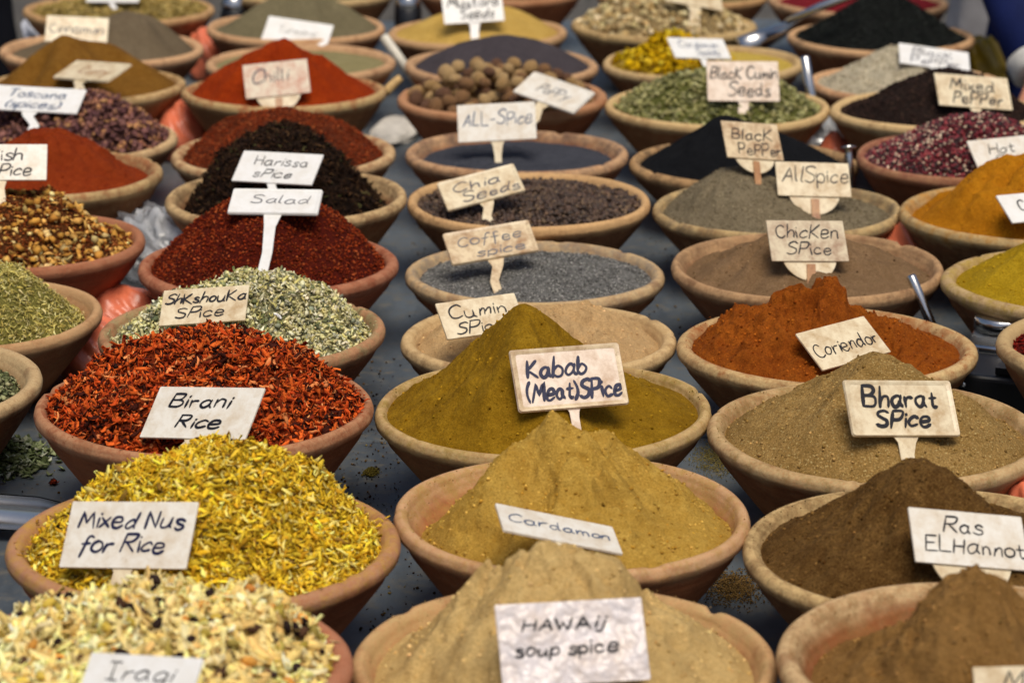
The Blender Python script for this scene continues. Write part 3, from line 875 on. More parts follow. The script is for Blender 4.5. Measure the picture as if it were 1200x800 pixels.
# ------------------------------------------------------------------ handwriting
GL = {
'A': "0 0 30 100 60 0|12 36 50 36", 'B': "0 0 0 100|~0 100 40 98 48 78 36 58 2 52|~2 52 46 48 56 24 42 2 0 0", 'C': "~58 84 40 100 14 84 4 48 16 10 40 0 62 14",
'E': "50 100 2 98 0 0 54 2|0 52 42 54", 'F': "50 100 2 98 0 0|0 52 42 54", 'H': "0 0 0 100|52 0 52 100|0 50 52 52", 'I': "20 0 20 100|2 100 40 100|0 0 40 0",
'K': "0 0 2 100|50 98 4 46 54 0", 'L': "0 100 0 0 48 2", 'M': "0 0 14 100 38 30 62 100 72 0", 'N': "0 0 6 100 50 4 56 100",
'P': "0 0 2 100|~0 100 44 98 50 74 36 50 2 46", 'R': "0 0 2 100|~0 100 46 98 50 76 36 54 4 50|16 50 56 0", 'S': "~54 88 36 100 10 90 8 68 30 54 50 38 46 10 22 0 0 12",
'T': "0 98 62 100|32 100 30 0", 'W': "0 100 16 0 34 64 52 0 70 100", 'a': "~42 44 26 56 6 42 2 18 16 0 34 8 42 30|~42 54 41 20 52 0",
'b': "0 100 0 0|~0 30 20 54 42 36 38 8 18 -2 0 12", 'c': "~42 44 26 56 4 38 2 14 18 0 44 10", 'd': "~40 40 24 56 4 40 2 14 18 0 40 22|42 100 41 20 50 0",
'e': "~4 26 40 32 36 54 14 54 2 28 8 4 26 -2 46 12", 'f': "~44 92 30 100 20 84 18 40 16 -30|0 50 38 52", 'h': "0 100 0 0|~0 26 14 52 32 50 38 30 40 0",
'i': "4 54 6 0|5 74 6 80", 'j': "14 54 12 -20|~12 -20 8 -34 -8 -28|14 74 15 80", 'l': "4 100 4 10 14 0", 'm': "0 54 2 0|~2 26 14 52 26 46 30 0|~30 26 42 52 56 46 60 0",
'n': "0 54 2 0|~2 28 16 54 34 48 38 24 40 0", 'o': "~22 56 4 40 4 12 22 0 40 14 40 42 22 56", 'p': "0 54 0 -40|~0 34 18 56 40 42 38 10 18 -2 0 10",
'q': "~40 44 24 56 4 40 4 12 20 0 38 16|42 54 42 -40", 'r': "0 54 2 0|~2 28 14 50 34 52", 's': "~38 46 22 56 6 46 14 32 34 22 36 6 18 -2 0 8",
't': "16 84 16 12 26 0 38 6|0 54 34 56", 'u': "~0 54 2 14 14 0 32 8 40 30|40 54 41 10 50 0", 'x': "0 54 40 0|40 54 0 0", 'y': "0 54 20 10|42 54 10 -36",
'(': "~20 104 4 70 4 30 20 -8", ')': "~0 104 16 70 16 30 0 -8", '-': "0 40 30 42"}

def catmull(P, k=6):
    P = [np.array(p, float) for p in P]
    Q = [2 * P[0] - P[1]] + P + [2 * P[-1] - P[-2]]
    out = []
    for i in range(1, len(Q) - 2):
        a, b_, c, d = Q[i - 1:i + 3]
        for s in range(k):
            t = s / k
            out.append(.5 * (2 * b_ + (c - a) * t + (2 * a - 5 * b_ + 4 * c - d) * t * t + (3 * b_ - a - 3 * c + d) * t ** 3))
    out.append(P[-1])
    return out

def write_line(text, x0, x1, yb, cap, rng, slant=.13):
    """strokes of one handwritten line as polylines in plate metres"""
    st = []; x = 0
    for ch in text:
        if ch == ' ':
            x += .34; continue
        ws = 0
        dy = rng.uniform(-.05, .05); sc = rng.uniform(.88, 1.12); rot = rng.uniform(-.11, .11)
        for part in GL[ch].split('|'):
            sm = part.startswith('~')
            v = [float(q) / 100 for q in part.lstrip('~').split()]
            P = [(v[i] * sc, v[i + 1] * sc) for i in range(0, len(v), 2)]
            ws = max(ws, max(p[0] for p in P))
            P = [(p[0] + rng.uniform(-.022, .022), p[1] + rng.uniform(-.022, .022)) for p in P]
            P = catmull(P) if sm and len(P) > 2 else [np.array(q) for i in range(len(P) - 1) for q in np.linspace(P[i], P[i + 1], 5)[(1 if i else 0):]]
            st.append([(x + p[0] + p[1] * (slant + rot), p[1] + dy + p[0] * rot * .5) for p in P])
        x += ws + rng.uniform(.11, .17)
    tot = x - .14
    kx = (x1 - x0) / tot
    return [[(x0 + p[0] * kx, yb + p[1] * cap) for p in s] for s in st]

def ribbon(V, Fc, P, w, z, rng):
    P = np.array(P); n = len(P)
    T = np.gradient(P, axis=0); T /= (np.linalg.norm(T, axis=1)[:, None] + 1e-9)
    Nn = np.stack([-T[:, 1], T[:, 0]], 1)
    u = np.linspace(0, 1, n)
    ww = w * .5 * (1 + .22 * np.sin(u * rng.uniform(2, 5) + rng.uniform(0, 6)))
    ww[0] *= .75; ww[-1] *= .7
    P0 = np.concatenate([[P[0] - T[0] * w * .35], P, [P[-1] + T[-1] * w * .35]])
    W0 = np.concatenate([[ww[0] * .35], ww, [ww[-1] * .35]]); N0 = np.concatenate([Nn[:1], Nn, Nn[-1:]])
    k = len(V)
    zz = z + rng.uniform(0, .00012)
    for p, a, nn in zip(P0, W0, N0):
        V.append((p[0] + nn[0] * a, p[1] + nn[1] * a, zz)); V.append((p[0] - nn[0] * a, p[1] - nn[1] * a, zz))
    for i in range(len(P0) - 1):
        Fc.append((k + 2 * i, k + 2 * i + 1, k + 2 * i + 3, k + 2 * i + 2))

INK = {'black': plain_mat('black_marker', (26, 26, 34), .5, .3), 'navy': plain_mat('navy_marker', (28, 32, 66), .5, .3),
       'grey': plain_mat('faded_marker', (112, 112, 116), .6, .3), 'dim': plain_mat('worn_marker', (72, 74, 88), .6, .3), 'blue': plain_mat('blue_grey_marker', (84, 98, 124), .6, .3),
       'pale': plain_mat('almost_gone_marker', (168, 166, 160), .6, .3), 'rust': plain_mat('rusty_marker', (170, 128, 96), .6, .3)}
PLM = {'white': sign_mat('white_sign_plastic', (232, 228, 218), (190, 164, 122), .6), 'cream': sign_mat('cream_sign_plastic', (230, 216, 184), (176, 142, 94), .9),
       'dirty': sign_mat('stained_sign_plastic', (222, 202, 166), (146, 100, 56), 1.0), 'cool': sign_mat('clean_sign_plastic', (236, 236, 234), (204, 194, 174), .4),
       'wrap': sign_mat('sign_in_clear_wrap', (226, 218, 218), (206, 176, 138), .5, .3, True), 'pink': sign_mat('dusty_sign_plastic', (234, 216, 198), (170, 128, 84), .8)}

PLM['reddish'] = sign_mat('chilli_stained_plastic', (214, 200, 176), (178, 84, 46), .85)
PLM['brown'] = sign_mat('brown_stained_plastic', (214, 200, 170), (128, 72, 34), .8)
STAKE = sign_mat('stained_stake', (186, 140, 96), (120, 60, 28), .9)
def rrect(w, h, r, n=4):
    P = []
    for cx, cy, a0 in ((w / 2 - r, -h / 2 + r, -90), (w / 2 - r, h / 2 - r, 0), (-w / 2 + r, h / 2 - r, 90), (-w / 2 + r, -h / 2 + r, 180)):
        for k in range(n + 1):
            a = math.radians(a0 + 90 * k / n)
            P.append((cx + r * math.cos(a), cy + r * math.sin(a)))
    return P

def slab(P, z0, z1, bev=.0004):
    """closed outline to a thin slab with softened front edge"""
    n = len(P); P = np.array(P); c = P.mean(0)
    d = (P - c); ln = np.linalg.norm(d, axis=1)[:, None]
    Pi = P - d / ln * bev
    V = [(p[0], p[1], z0) for p in P] + [(p[0], p[1], z1 - bev) for p in P] + [(p[0], p[1], z1) for p in Pi]
    Fc = [tuple(reversed(range(n))), tuple(range(2 * n, 3 * n))]
    for a in range(n):
        b_ = (a + 1) % n
        Fc += [(a, b_, n + b_, n + a), (n + a, n + b_, 2 * n + b_, 2 * n + a)]
    return V, Fc

def foot_on(key, px, py):
    """where the sight line through a photo pixel meets this bowl's heap"""
    mo = M[key]; b = mo.b
    d = ray(px, py)
    z0 = b['z'] - .35
    for k in range(700):
        p = CC + (z0 + k * .001) * d
        x, y = p[0] - b['c'][0], p[1] - b['c'][1]
        rr = math.hypot(x, y)
        if rr < mo.rE and p[2] - b['H'] < float(mo.h(np.array([x]), np.array([y]))[0]):
            return p
        if rr >= mo.rE and y > 0 and p[2] < b['H'] - .01: break
    return on_plane(px, py, b['H'])

LIFT = {'nuts': .016, 'birani': .012, 'iraqi': .018, 'shak': .010, 'harissa': .010, 'salad': .006, 'toscana': .012, 'nutmeg': .056, 'petals': .045, 'pods': .010, 'savory': .008}
def sign(key, corners, foot, lines, plate='white', ink='black', stroke=.018, aspect=.48, border=False, holder='stem', stemw=(.16, .11), label='', fwd=0.0, lift=.004):
    TL, TR, BR, BL = [np.array(c, float) for c in corners]
    u = ((TR - TL) + (BR - BL)) / 2; v = ((TL - BL) + (TR - BR)) / 2
    u[1] *= -1; v[1] *= -1
    k = -(u @ v)
    a = max(aspect, np.linalg.norm(v) / np.linalg.norm(u) * 1.03)
    bq = v @ v - a * a * (u @ u)
    q = (-bq + math.sqrt(bq * bq + 4 * a * a * k * k)) / 2
    dv = math.sqrt(max(q, 1e-6)); du = k / dv if dv > 1e-3 else 0
    p = foot_on(key, *foot)
    p = p - fwd * FW
    zf = depth_of(p); s = zf / F
    U = (u[0] * RT + u[1] * UP + du * FW) * s; Vv = (v[0] * RT + v[1] * UP + dv * FW) * s
    w, h = np.linalg.norm(U), np.linalg.norm(Vv)
    X = U / w; Y = Vv - X * (Vv @ X); Y /= np.linalg.norm(Y); N = np.cross(X, Y)
    ctr = (TL + TR + BR + BL) / 4 - np.array(foot, float); ctr[1] *= -1
    A = np.array([[u[0], v[0]], [u[1], v[1]]])
    ab = np.linalg.solve(A, ctr)
    cx, cy = ab[0] * w, ab[1] * h
    # a leaning plate rests on the heap, it does not cut into it
    mo = M[key]; bw = mo.b
    gx, gy = np.meshgrid(np.linspace(-.5, .5, 9), np.linspace(-.5, .5, 6))
    off = X[None] * (cx + gx.ravel() * w)[:, None] + Y[None] * (cy + gy.ravel() * h)[:, None]
    d0 = (p - CC) / zf
    def clear(q):
        pts = q[None] + off
        x_, y_ = pts[:, 0] - bw['c'][0], pts[:, 1] - bw['c'][1]
        ins = np.hypot(x_, y_) < mo.rE
        return float(np.where(ins, pts[:, 2] - bw['H'] - mo.h(x_, y_), 1).min())
    n_ = 0
    lift = max(lift, LIFT.get(key, 0))
    while clear(p) < lift and n_ < 190:
        p = p - d0 * .001; n_ += 1
    sk = .03
    while sk < .16:
        q = p - Y * (sk - .012) - bw['c'].tolist()[0] * 0
        x_, y_ = q[0] - bw['c'][0], q[1] - bw['c'][1]
        if math.hypot(x_, y_) > mo.rE - .004: sk -= .004; break
        if q[2] - bw['H'] < float(mo.h(np.array([x_]), np.array([y_]))[0]): break
        sk += .004
    root = empty('spice_sign', p, label, 'sign', 'handwritten spice signs')
    root.matrix_world = Matrix(((X[0], Y[0], N[0], p[0]), (X[1], Y[1], N[1], p[1]), (X[2], Y[2], N[2], p[2]), (0, 0, 0, 1)))
    rng = np.random.default_rng(int(abs(TL[0] * 7 + TL[1] * 13)) + 5)
    T = .0022
    V, Fc = slab(rrect(w, h, .05 * h if border else .02 * h), -T / 2, T / 2)
    # a hand-bent sheet is never quite flat
    bend = rng.uniform(-.012, .02)
    pl = mesh_obj('plate', [(x, y, z) for x, y, z in V], Fc, PLM[plate], root, smooth=False)
    pl.location = (cx, cy, 0)
    if border:
        P1, P2 = np.array(rrect(w * .995, h * .99, .05 * h)), np.array(rrect(w * .90, h * .84, .04 * h))
        Pm = (P1 + P2) / 2
        n = len(P1)
        V = [(q[0], q[1], T / 2 + .0001) for q in P1] + [(q[0] * .992, q[1] * .985, T / 2 + .0013) for q in P1] + [(q[0], q[1], T / 2 + .0010) for q in Pm] + [(q[0], q[1], T / 2 + .0002) for q in P2]
        Fc = []
        for rr in range(3):
            for i in range(n):
                j = (i + 1) % n
                Fc.append((rr * n + i, rr * n + j, (rr + 1) * n + j, (rr + 1) * n + i))
        fr = mesh_obj('border', V, Fc, PLM['dirty' if plate in ('pink', 'dirty') else plate], root, smooth=False)
        fr.location = (cx, cy, 0)
    if lines:
        V, Fc = [], []
        for li in lines:
            tx, a0, a1, yb, cp = li[:5]
            sw = li[5] if len(li) > 5 else stroke
            for P in write_line(tx, (a0 - .5) * w, (a1 - .5) * w, (yb - .5) * h, cp * h, rng):
                ribbon(V, Fc, P, sw * w * 1.0, T / 2 + .0004, rng)
        o = mesh_obj('lettering', V, Fc, INK[ink], root, smooth=False)
        o.location = (cx, cy, 0)
    # holder
    by = cy - h / 2
    if holder == 'stem':
        wt, wb = stemw[0] * w, stemw[1] * w
        P = [(-wb / 2, -sk), (wb / 2, -sk), (wb / 2 + 0, by * .35)]
        bx = cx * .98
        P += [(bx + wt * .32, by * .8), (bx + wt / 2, by + .003), (bx - wt / 2, by + .003), (bx - wt * .32, by * .8), (-wb / 2, by * .35)]
        V, Fc = slab(P, -.0021, .0004 - T / 2)
        mesh_obj('stem', V, Fc, PLM['cream' if plate == 'white' else plate if plate != 'wrap' else 'white'], root, smooth=False)
    elif holder == 'disc':
        rd = .36 * w
        P = [(cx + rd * math.cos(t), by + .30 * rd + rd * math.sin(t)) for t in np.linspace(math.radians(-170), math.radians(-10), 22)]
        V, Fc = slab(P, -.0030, -T / 2 - .0002)
        mesh_obj('holder_disc', V, Fc, PLM['cream'], root, smooth=False)
        sw_ = .055 * w
        P = [(-sw_, -sk), (sw_, -sk), (cx + sw_, by - .004), (cx - sw_, by - .004)]
        V, Fc = slab(P, -.0012, .0016)
        mesh_obj('stake', V, Fc, STAKE, root, smooth=False)
    return root

sign('nuts', ((76, 592), (230, 590), (221, 665), (63, 668)), (141, 684), [("Mixed Nus", .09, .92, .60, .25), ("for Rice", .13, .80, .24, .26)], 'white', 'navy', .020, stemw=(.21, .17), label='white sign reading Mixed Nus for Rice in navy marker')
sign('birani', ((180, 456), (308, 456), (290, 515), (158, 514)), (222, 524), [("Birani", .16, .72, .60, .26), ("Rice", .30, .72, .20, .25)], 'white', 'black', .020, stemw=(.2, .2), label='white slanted sign reading Birani Rice')
sign('iraqi', ((97, 775), (235, 775), (219, 836), (80, 836)), (155, 850), [("Iraqi", .20, .78, .55, .30)], 'cool', 'black', .014, label='white sign reading Iraqi, cut by the frame edge')
sign('hawaij', ((581, 712), (752, 704), (765, 800), (588, 803)), (674, 812), [("HAWAij", .17, .72, .66, .15), ("soup spice", .10, .80, .36, .17)], 'wrap', 'black', .017, aspect=.56, label='sign in shiny clear wrap reading Hawaij soup spice')
sign('cardamon', ((583, 594), (718, 625), (731, 652), (590, 622)), (660, 643), [("Cardamon", .06, .92, .40, .30)], 'white', 'blue', .014, aspect=.42, stemw=(.16, .12), label='white sign leaning far back reading Cardamon')
sign('kabab', ((596, 411), (726, 402), (738, 474), (608, 484)), (675, 494), [("Kabab", .13, .66, .54, .30), ("(Meat)SPice", .09, .95, .16, .29)], 'pink', 'navy', .029, aspect=.54, border=True, stemw=(.14, .08), label='framed sign reading Kabab (Meat) Spice in thick blue marker')
sign('bharat', ((990, 446), (1122, 447), (1132, 513), (997, 511)), (1066, 543), [("Bharat", .15, .83, .53, .33), ("SPice", .24, .74, .17, .29)], 'cream', 'black', .030, aspect=.5, border=True, stemw=(.26, .13), label='framed sign reading Bharat Spice in thick black marker')
sign('ras', ((1069, 597), (1210, 611), (1214, 673), (1073, 658)), (1142, 697), [("Ras", .28, .62, .60, .28), ("ELHannot", .10, .97, .22, .29)], 'white', 'black', .015, holder='disc', label='white tilted sign reading Ras ELHannot on a round holder')
sign('masala', ((1141, 783), (1265, 783), (1268, 845), (1146, 845)), (1195, 852), [("M", .26, .46, .55, .38)], 'cream', 'black', .02, label='cream sign with the letter M at the corner')
sign('coriander', ((935, 393), (1019, 369), (1050, 414), (961, 433)), (1014, 437), [("Coriendor", .05, .95, .30, .34)], 'cream', 'black', .018, stemw=(.2, .15), label='cream tilted sign reading Coriendor')
sign('cumin', ((510, 357), (602, 343), (617, 385), (525, 398)), (572, 408), [("Cumin", .10, .82, .52, .34), ("SPice", .14, .7, .08, .3)], 'cream', 'black', .018, label='stained cream sign reading Cumin half buried behind the olive cone')
sign('shak', ((188, 342), (289, 333), (288, 377), (184, 381)), (216, 391), [("ShKshouKa", .04, .97, .58, .27, .022), ("SPice", .18, .74, .18, .27, .018)], 'cream', 'black', .018, label='cream sign reading Shkshouka Spice')
sign('chicken', ((899, 258), (992, 257), (998, 306), (904, 306)), (947, 328), [("ChicKen", .09, .90, .57, .32), ("SPice", .20, .78, .16, .3)], 'brown', 'black', .018, aspect=.53, holder='disc', label='brown stained sign reading Chicken Spice on a round holder')
sign('grey', ((909, 189), (998, 190), (999, 231), (912, 229)), (955, 249), [("AllSpice", .08, .97, .42, .44)], 'cream', 'black', .018, holder='disc', label='cream sign reading AllSpice on a round holder')
sign('coffee', ((516, 272), (620, 256), (632, 292), (530, 312)), (584, 342), [("Coffee", .12, .86, .52, .30), ("spice", .30, .86, .14, .26)], 'dirty', 'grey', .016, border=True, stemw=(.2, .1), label='yellowed framed sign with faded Coffee spice')
sign('chia', ((510, 213), (602, 189), (616, 222), (525, 248)), (574, 262), [("Chia", .14, .76, .52, .32), ("Seeds", .22, .95, .14, .30)], 'cream', 'dim', .018, border=True, stemw=(.2, .12), label='tilted framed sign reading Chia Seeds')
sign('allspice', ((534, 122), (628, 118), (628, 162), (538, 167)), (584, 191), [("ALL-SPice", .07, .94, .42, .38)], 'white', 'blue', .016, stemw=(.2, .09), label='white sign reading All-Spice in blue-grey marker')
sign('harissa', ((282, 173), (377, 182), (366, 217), (269, 212)), (318, 222), [("Harissa", .20, .86, .56, .28), ("sPice", .24, .70, .16, .28)], 'cool', 'black', .014, label='clean white sign reading Harissa spice')
sign('salad', ((260, 217), (368, 217), (365, 250), (256, 246)), (307, 320), [("Salad", .22, .86, .42, .34)], 'cool', 'grey', .014, border=True, stemw=(.2, .11), label='white sign with faded Salad on a tall stem')
sign('pods', ((828, 71), (914, 70), (914, 119), (830, 118)), (872, 134), [("BlacK Cumin", .05, .97, .56, .29), ("Seeds", .28, .86, .14, .32)], 'pink', 'black', .020, aspect=.58, stemw=(.2, .16), label='beige sign reading Black Cumin Seeds')
sign('grey', ((847, 140), (914, 142), (922, 187), (852, 184)), (886, 215), [("BlacK", .14, .85, .52, .3), ("PePPer", .22, .97, .10, .3)], 'dirty', 'black', .022, aspect=.68, holder='disc', label='brownish sign reading Black Pepper stuck behind the AllSpice sign')
sign('nutmeg', ((627, 80), (697, 107), (671, 135), (601, 104)), (618, 146), [("PoPPy", .26, .74, .36, .34)], 'white', 'grey', .016, border=True, stemw=(.2, .16), label='white sign tilted steeply over the nutmegs reading Poppy')
sign('mustard', ((516, -9), (587, -14), (591, 23), (521, 29)), (557, 46), [("Mustard", .08, .92, .50, .32), ("Seeds", .28, .82, .12, .32)], 'cool', 'black', .024, aspect=.55, stemw=(.24, .14), label='white sign reading Mustard Seeds over the yellow powder')
sign('chilli', ((283, 75), (358, 68), (364, 107), (288, 117)), (327, 129), [("Chilli", .10, .66, .42, .38)], 'reddish', 'dim', .02, aspect=.55, holder='disc', label='reddish smudged sign reading Chilli')
sign('zaatar', ((313, 15), (389, 28), (382, 58), (304, 46)), (346, 64), [("Turmeric", .2, .8, .4, .3)], 'cool', 'pale', .014, label='white almost blank sign behind the red chilli cone')
sign('curry', ((78, 66), (151, 73), (126, 99), (54, 86)), (88, 106), [("Curry", .28, .8, .36, .36)], 'cream', 'rust', .02, border=True, stemw=(.24, .18), label='cream slanted sign with faded Curry writing')
sign('cinnamon', ((52, 18), (125, 18), (124, 53), (52, 47)), (90, 62), [("Cinnamon", .05, .92, .36, .36)], 'cream', 'dim', .016, label='cream sign reading Cinnamon behind the ochre hill')
sign('toscana', ((-24, 93), (90, 99), (84, 132), (-28, 124)), (37, 154), [("Toscana", .2, .82, .55, .30), ("(spices)", .22, .78, .12, .30)], 'cool', 'blue', .018, stemw=(.18, .1), label='white sign reading Toscana (spices)')
sign('savory', ((-60, 166), (45, 166), (50, 209), (-58, 211)), (2, 252), [("Fish", .36, .72, .54, .32), ("SPice", .34, .82, .12, .32)], 'white', 'black', .018, stemw=(.14, .09), label='white sign on a long stem cut by the frame edge')
sign('seeds', ((104, -28), (170, -24), (162, 4), (98, 1)), (133, 12), None, 'cool', label='blank white sign above the far corner bowl')
sign('petals', ((783, 44), (850, 43), (857, 68), (793, 69)), (828, 77), [("Cardamom", .14, .84, .52, .30), ("Seeds", .4, .82, .14, .3)], 'cool', 'blue', .014, label='small white sign over the yellow petal curls')
sign('ginger', ((776, -32), (846, -24), (850, 9), (780, 1)), (816, 40), None, 'cream', stemw=(.26, .18), label='cream sign on a white stem over the cream roots')
sign('white', ((1060, 46), (1142, 58), (1140, 84), (1056, 73)), (1096, 92), [("BlacK", .18, .76, .54, .32), ("PePPer", .16, .86, .12, .34)], 'cool', 'dim', .016, label='white sign reading Black Pepper on the off-white powder')
sign('mixed', ((1097, 84), (1187, 89), (1190, 128), (1100, 124)), (1146, 140), [("Mixed", .18, .78, .52, .36), ("PePPer", .20, .86, .10, .36)], 'cream', 'black', .022, stemw=(.2, .14), label='cream sign reading Mixed Pepper')
sign('hot', ((1135, 165), (1215, 155), (1228, 193), (1147, 203)), (1185, 213), [("Hot", .26, .66, .52, .32), ("Chili", .28, .8, .10, .34)], 'white', 'black', .016, label='white sign reading Hot beside the golden hill')
sign('turmeric', ((1172, 229), (1255, 220), (1270, 253), (1187, 262)), (1232, 280), [("Curry", .22, .8, .40, .40)], 'cool', 'black', .018, label='white sign stuck in the golden hill, cut by the frame edge')

# ------------------------------------------------------------------ tubes, scoops and loose things
def tube(V, Fc, P, rad, n=14, cap=True):
    P = [np.array(p, float) for p in P]
    rad = rad if isinstance(rad, (list, tuple)) else [rad] * len(P)
    k0 = len(V); ref = None
    for i, p in enumerate(P):
        t = (P[min(i + 1, len(P) - 1)] - P[max(i - 1, 0)]); t /= np.linalg.norm(t)
        if ref is None:
            ref = np.array([1., 0, 0]) if abs(t[0]) < .8 else np.array([0, 1., 0])
        a = ref - t * (ref @ t); a /= np.linalg.norm(a); ref = a
        b_ = np.cross(t, a)
        for m in range(n):
            w = 2 * math.pi * m / n
            V.append(tuple(p + rad[i] * (math.cos(w) * a + math.sin(w) * b_)))
    for i in range(len(P) - 1):
        for m in range(n):
            q = (m + 1) % n
            Fc.append((k0 + i * n + m, k0 + i * n + q, k0 + (i + 1) * n + q, k0 + (i + 1) * n + m))
    if cap:
        Fc.append(tuple(k0 + m for m in reversed(range(n)))); e = k0 + (len(P) - 1) * n
        Fc.append(tuple(e + m for m in range(n)))

STEEL = plain_mat('brushed_steel', (200, 200, 200), .22, .5, 1.0, 1, 300, .08, .0005, .05)
WHITEP = plain_mat('white_plastic', (214, 208, 192), .4, .5)
WOODP = plain_mat('pale_wood', (200, 166, 110), .6, .3, 0, 1, None, .3, .002, .25, 90)

def scoop(top, bot, depth, label, mat=STEEL, rad=.0075, ring=False, zend=.035, dd=0.0):
    """spice scoop standing between the bowls: tube handle, trough-shaped cup"""
    p0 = at_depth(*top, depth); p1 = at_depth(*bot, depth + dd)
    d = p1 - p0; d /= np.linalg.norm(d)
    L = (p0[2] - zend) / max(-d[2], .2)
    pe = p0 + d * L
    root = empty('spice_scoop', pe, label, 'scoop', 'scoops among the bowls')
    V, Fc = [], []
    q0, q1 = p0 - pe, np.zeros(3)
    if ring:
        tube(V, Fc, [q0 + d * .002, q0, q0 - d * .001, q0 + d * .002, q0 + d * .012, q1], [rad * 1.5, rad * 1.6, rad * 1.1, rad * .8, rad * .8, rad], 18)
    else:
        tube(V, Fc, [q0 + d * .0, q0 + d * .003, q0 + d * L * .5, q1], [rad * .7, rad, rad, rad * .9], 18)
    mesh_obj('handle', V, Fc, mat, root)
    # cup: half-round trough along the handle's line
    ax = d; sd = np.cross(ax, [0, 1, 0]); sd /= np.linalg.norm(sd); nn = np.cross(sd, ax)
    V, Fc = [], []
    for s_, th_ in ((1.0, 0), (.92, .0012)):
        for i, (u, r_) in enumerate(((-.005, .006), (.006, .020), (.02, .022), (.04, .022))):
            for m in range(13):
                a = math.pi * (m / 12)
                V.append(tuple(ax * u * .7 + sd * (r_ * s_ * math.cos(a)) - nn * (r_ * s_ * math.sin(a) * .6 - th_)))
    for s_ in range(2):
        for i in range(3):
            for m in range(12):
                a = s_ * 52 + i * 13 + m
                Fc.append((a, a + 1, a + 14, a + 13))
    mesh_obj('cup', V, Fc, mat, root)
    return root

scoop((943, 66), (949, 104), 4.62, 'upright steel scoop handle between the green pods and white pepper', rad=.0085)
scoop((994, 172), (997, 216), 4.02, 'steel scoop handle with a flared tip beside the peppercorns', rad=.0075, ring=True)
scoop((1067, 322), (1084, 362), 3.36, 'slanting steel scoop handle beside the taupe chicken spice', rad=.0062)
scoop((449, 42), (466, 66), 5.02, 'cream plastic scoop handle between the green herb and mustard bowls', WHITEP, .009)

def rod(name, P, rads, mat, label, cat, n=16):
    P = [np.array(p) for p in P]; c = P[-1].copy()
    V, Fc = [], []
    tube(V, Fc, [p - c for p in P], rads, n)
    o = mesh_obj(name, V, Fc, mat); o.location = tuple(c)
    return tag(o, label, cat)

rod('scoop_handle', [at_depth(1004, -9, 5.0), at_depth(1000, -6, 5.0), at_depth(960, 9, 5.02), at_depth(922, 26, 5.04)], [.006, .0085, .0085, .006], STEEL, 'long bright metal handle lying across the black tea leaves', 'scoop')
rod('steel_scoop', [at_depth(936, 24, 5.28), at_depth(926, 29, 5.26), at_depth(912, 38, 5.2), at_depth(895, 46, 5.16), at_depth(868, 58, 5.12)], [.006, .008, .016, .020, .024], STEEL, 'steel scoop lying between the yellow petals and black tea leaves', 'scoop')
rod('wooden_stick', [at_depth(470, 91, 4.66), at_depth(464, 96, 4.66), at_depth(452, 108, 4.63)], [.006, .0075, .008], WOODP, 'pale wooden stick end lying over the rim of the chilli bowl', 'stick')

def lump(name, c, size, mat, label, cat, seed=0, amp=.18, nz=5.0, flat=.35, yaw=0.0, kind=None):
    """soft plump bag: dented ellipsoid that sits on the table"""
    nu, nv = 56, 32
    V = []
    for a in range(nv + 1):
        ph = math.pi * a / nv
        for b_ in range(nu):
            t = 2 * math.pi * b_ / nu
            V.append((math.sin(ph) * math.cos(t), math.sin(ph) * math.sin(t), math.cos(ph)))
    V = np.array(V)
    q = 1 + amp * fbm(V[:, 0] * nz * .35 + V[:, 2] * 1.3 + seed, V[:, 1] * nz * .35 - V[:, 2] * 1.1 + seed * 2, seed, 3)
    fold = .05 * np.abs(fbm(V[:, 0] * 2.2 + 5, V[:, 1] * 2.2 + V[:, 2] * 2 + seed, seed + 3, 3))
    V = V * (q - fold)[:, None] * np.array(size) / 2
    V[:, 2] = np.where(V[:, 2] < -size[2] * flat, -size[2] * flat, V[:, 2]) + size[2] * flat
    i, j = np.meshgrid(np.arange(nv), np.arange(nu), indexing='ij'); j2 = (j + 1) % nu
    fq = np.stack([i * nu + j, (i + 1) * nu + j, (i + 1) * nu + j2, i * nu + j2], -1).reshape(-1, 4)
    o = mesh_obj(name, V, fq, mat); o.location = tuple(map(float, c)); o.rotation_euler.z = yaw
    return tag(o, label, cat)

SALM = plain_mat('salmon_plastic', (226, 122, 88), .28, .5, 0, 1, 40, .35, .006, .15, 30)
def bag(px, py, h, size, label, seed, yaw=0.0, mat=None):
    p = on_plane(px, py, h); p[2] = 0
    return lump('plastic_bag', p, size, mat or SALM, label, 'bag', seed, yaw=yaw, amp=.3)
bag(215, 136, .07, (.10, .14, .115), 'shiny salmon plastic bag between the curry and chilli bowls', 3)
bag(243, 50, .07, (.085, .13, .115), 'salmon bag between the cinnamon and green herb bowls', 5, .3)
bag(107, 392, .06, (.10, .12, .10), 'plump salmon bag beside the light olive herb bowl', 8, .6)
bag(145, 350, .05, (.10, .11, .08), 'salmon bag under the red clay savory bowl', 12, .4)
bag(1063, 271, .09, (.075, .10, .125), 'salmon bag between the taupe and golden bowls', 15)
bag(981, 170, .06, (.07, .09, .09), 'orange-red bag beside the flared scoop handle', 18)
bag(1206, 582, .08, (.07, .09, .12), 'salmon bag at the frame edge beside the khaki powder bowl', 21)
YELP = plain_mat('olive_yellow_plastic', (150, 124, 30), .4, .5, 0, 1, 40, .35, .006)
bag(1152, 70, .06, (.09, .10, .12), 'olive-yellow bag behind the white pepper bowl', 24, 0, YELP)
PALEB = plain_mat('pale_paper', (206, 210, 222), .6, .3, 0, 1, 30, .5, .006)

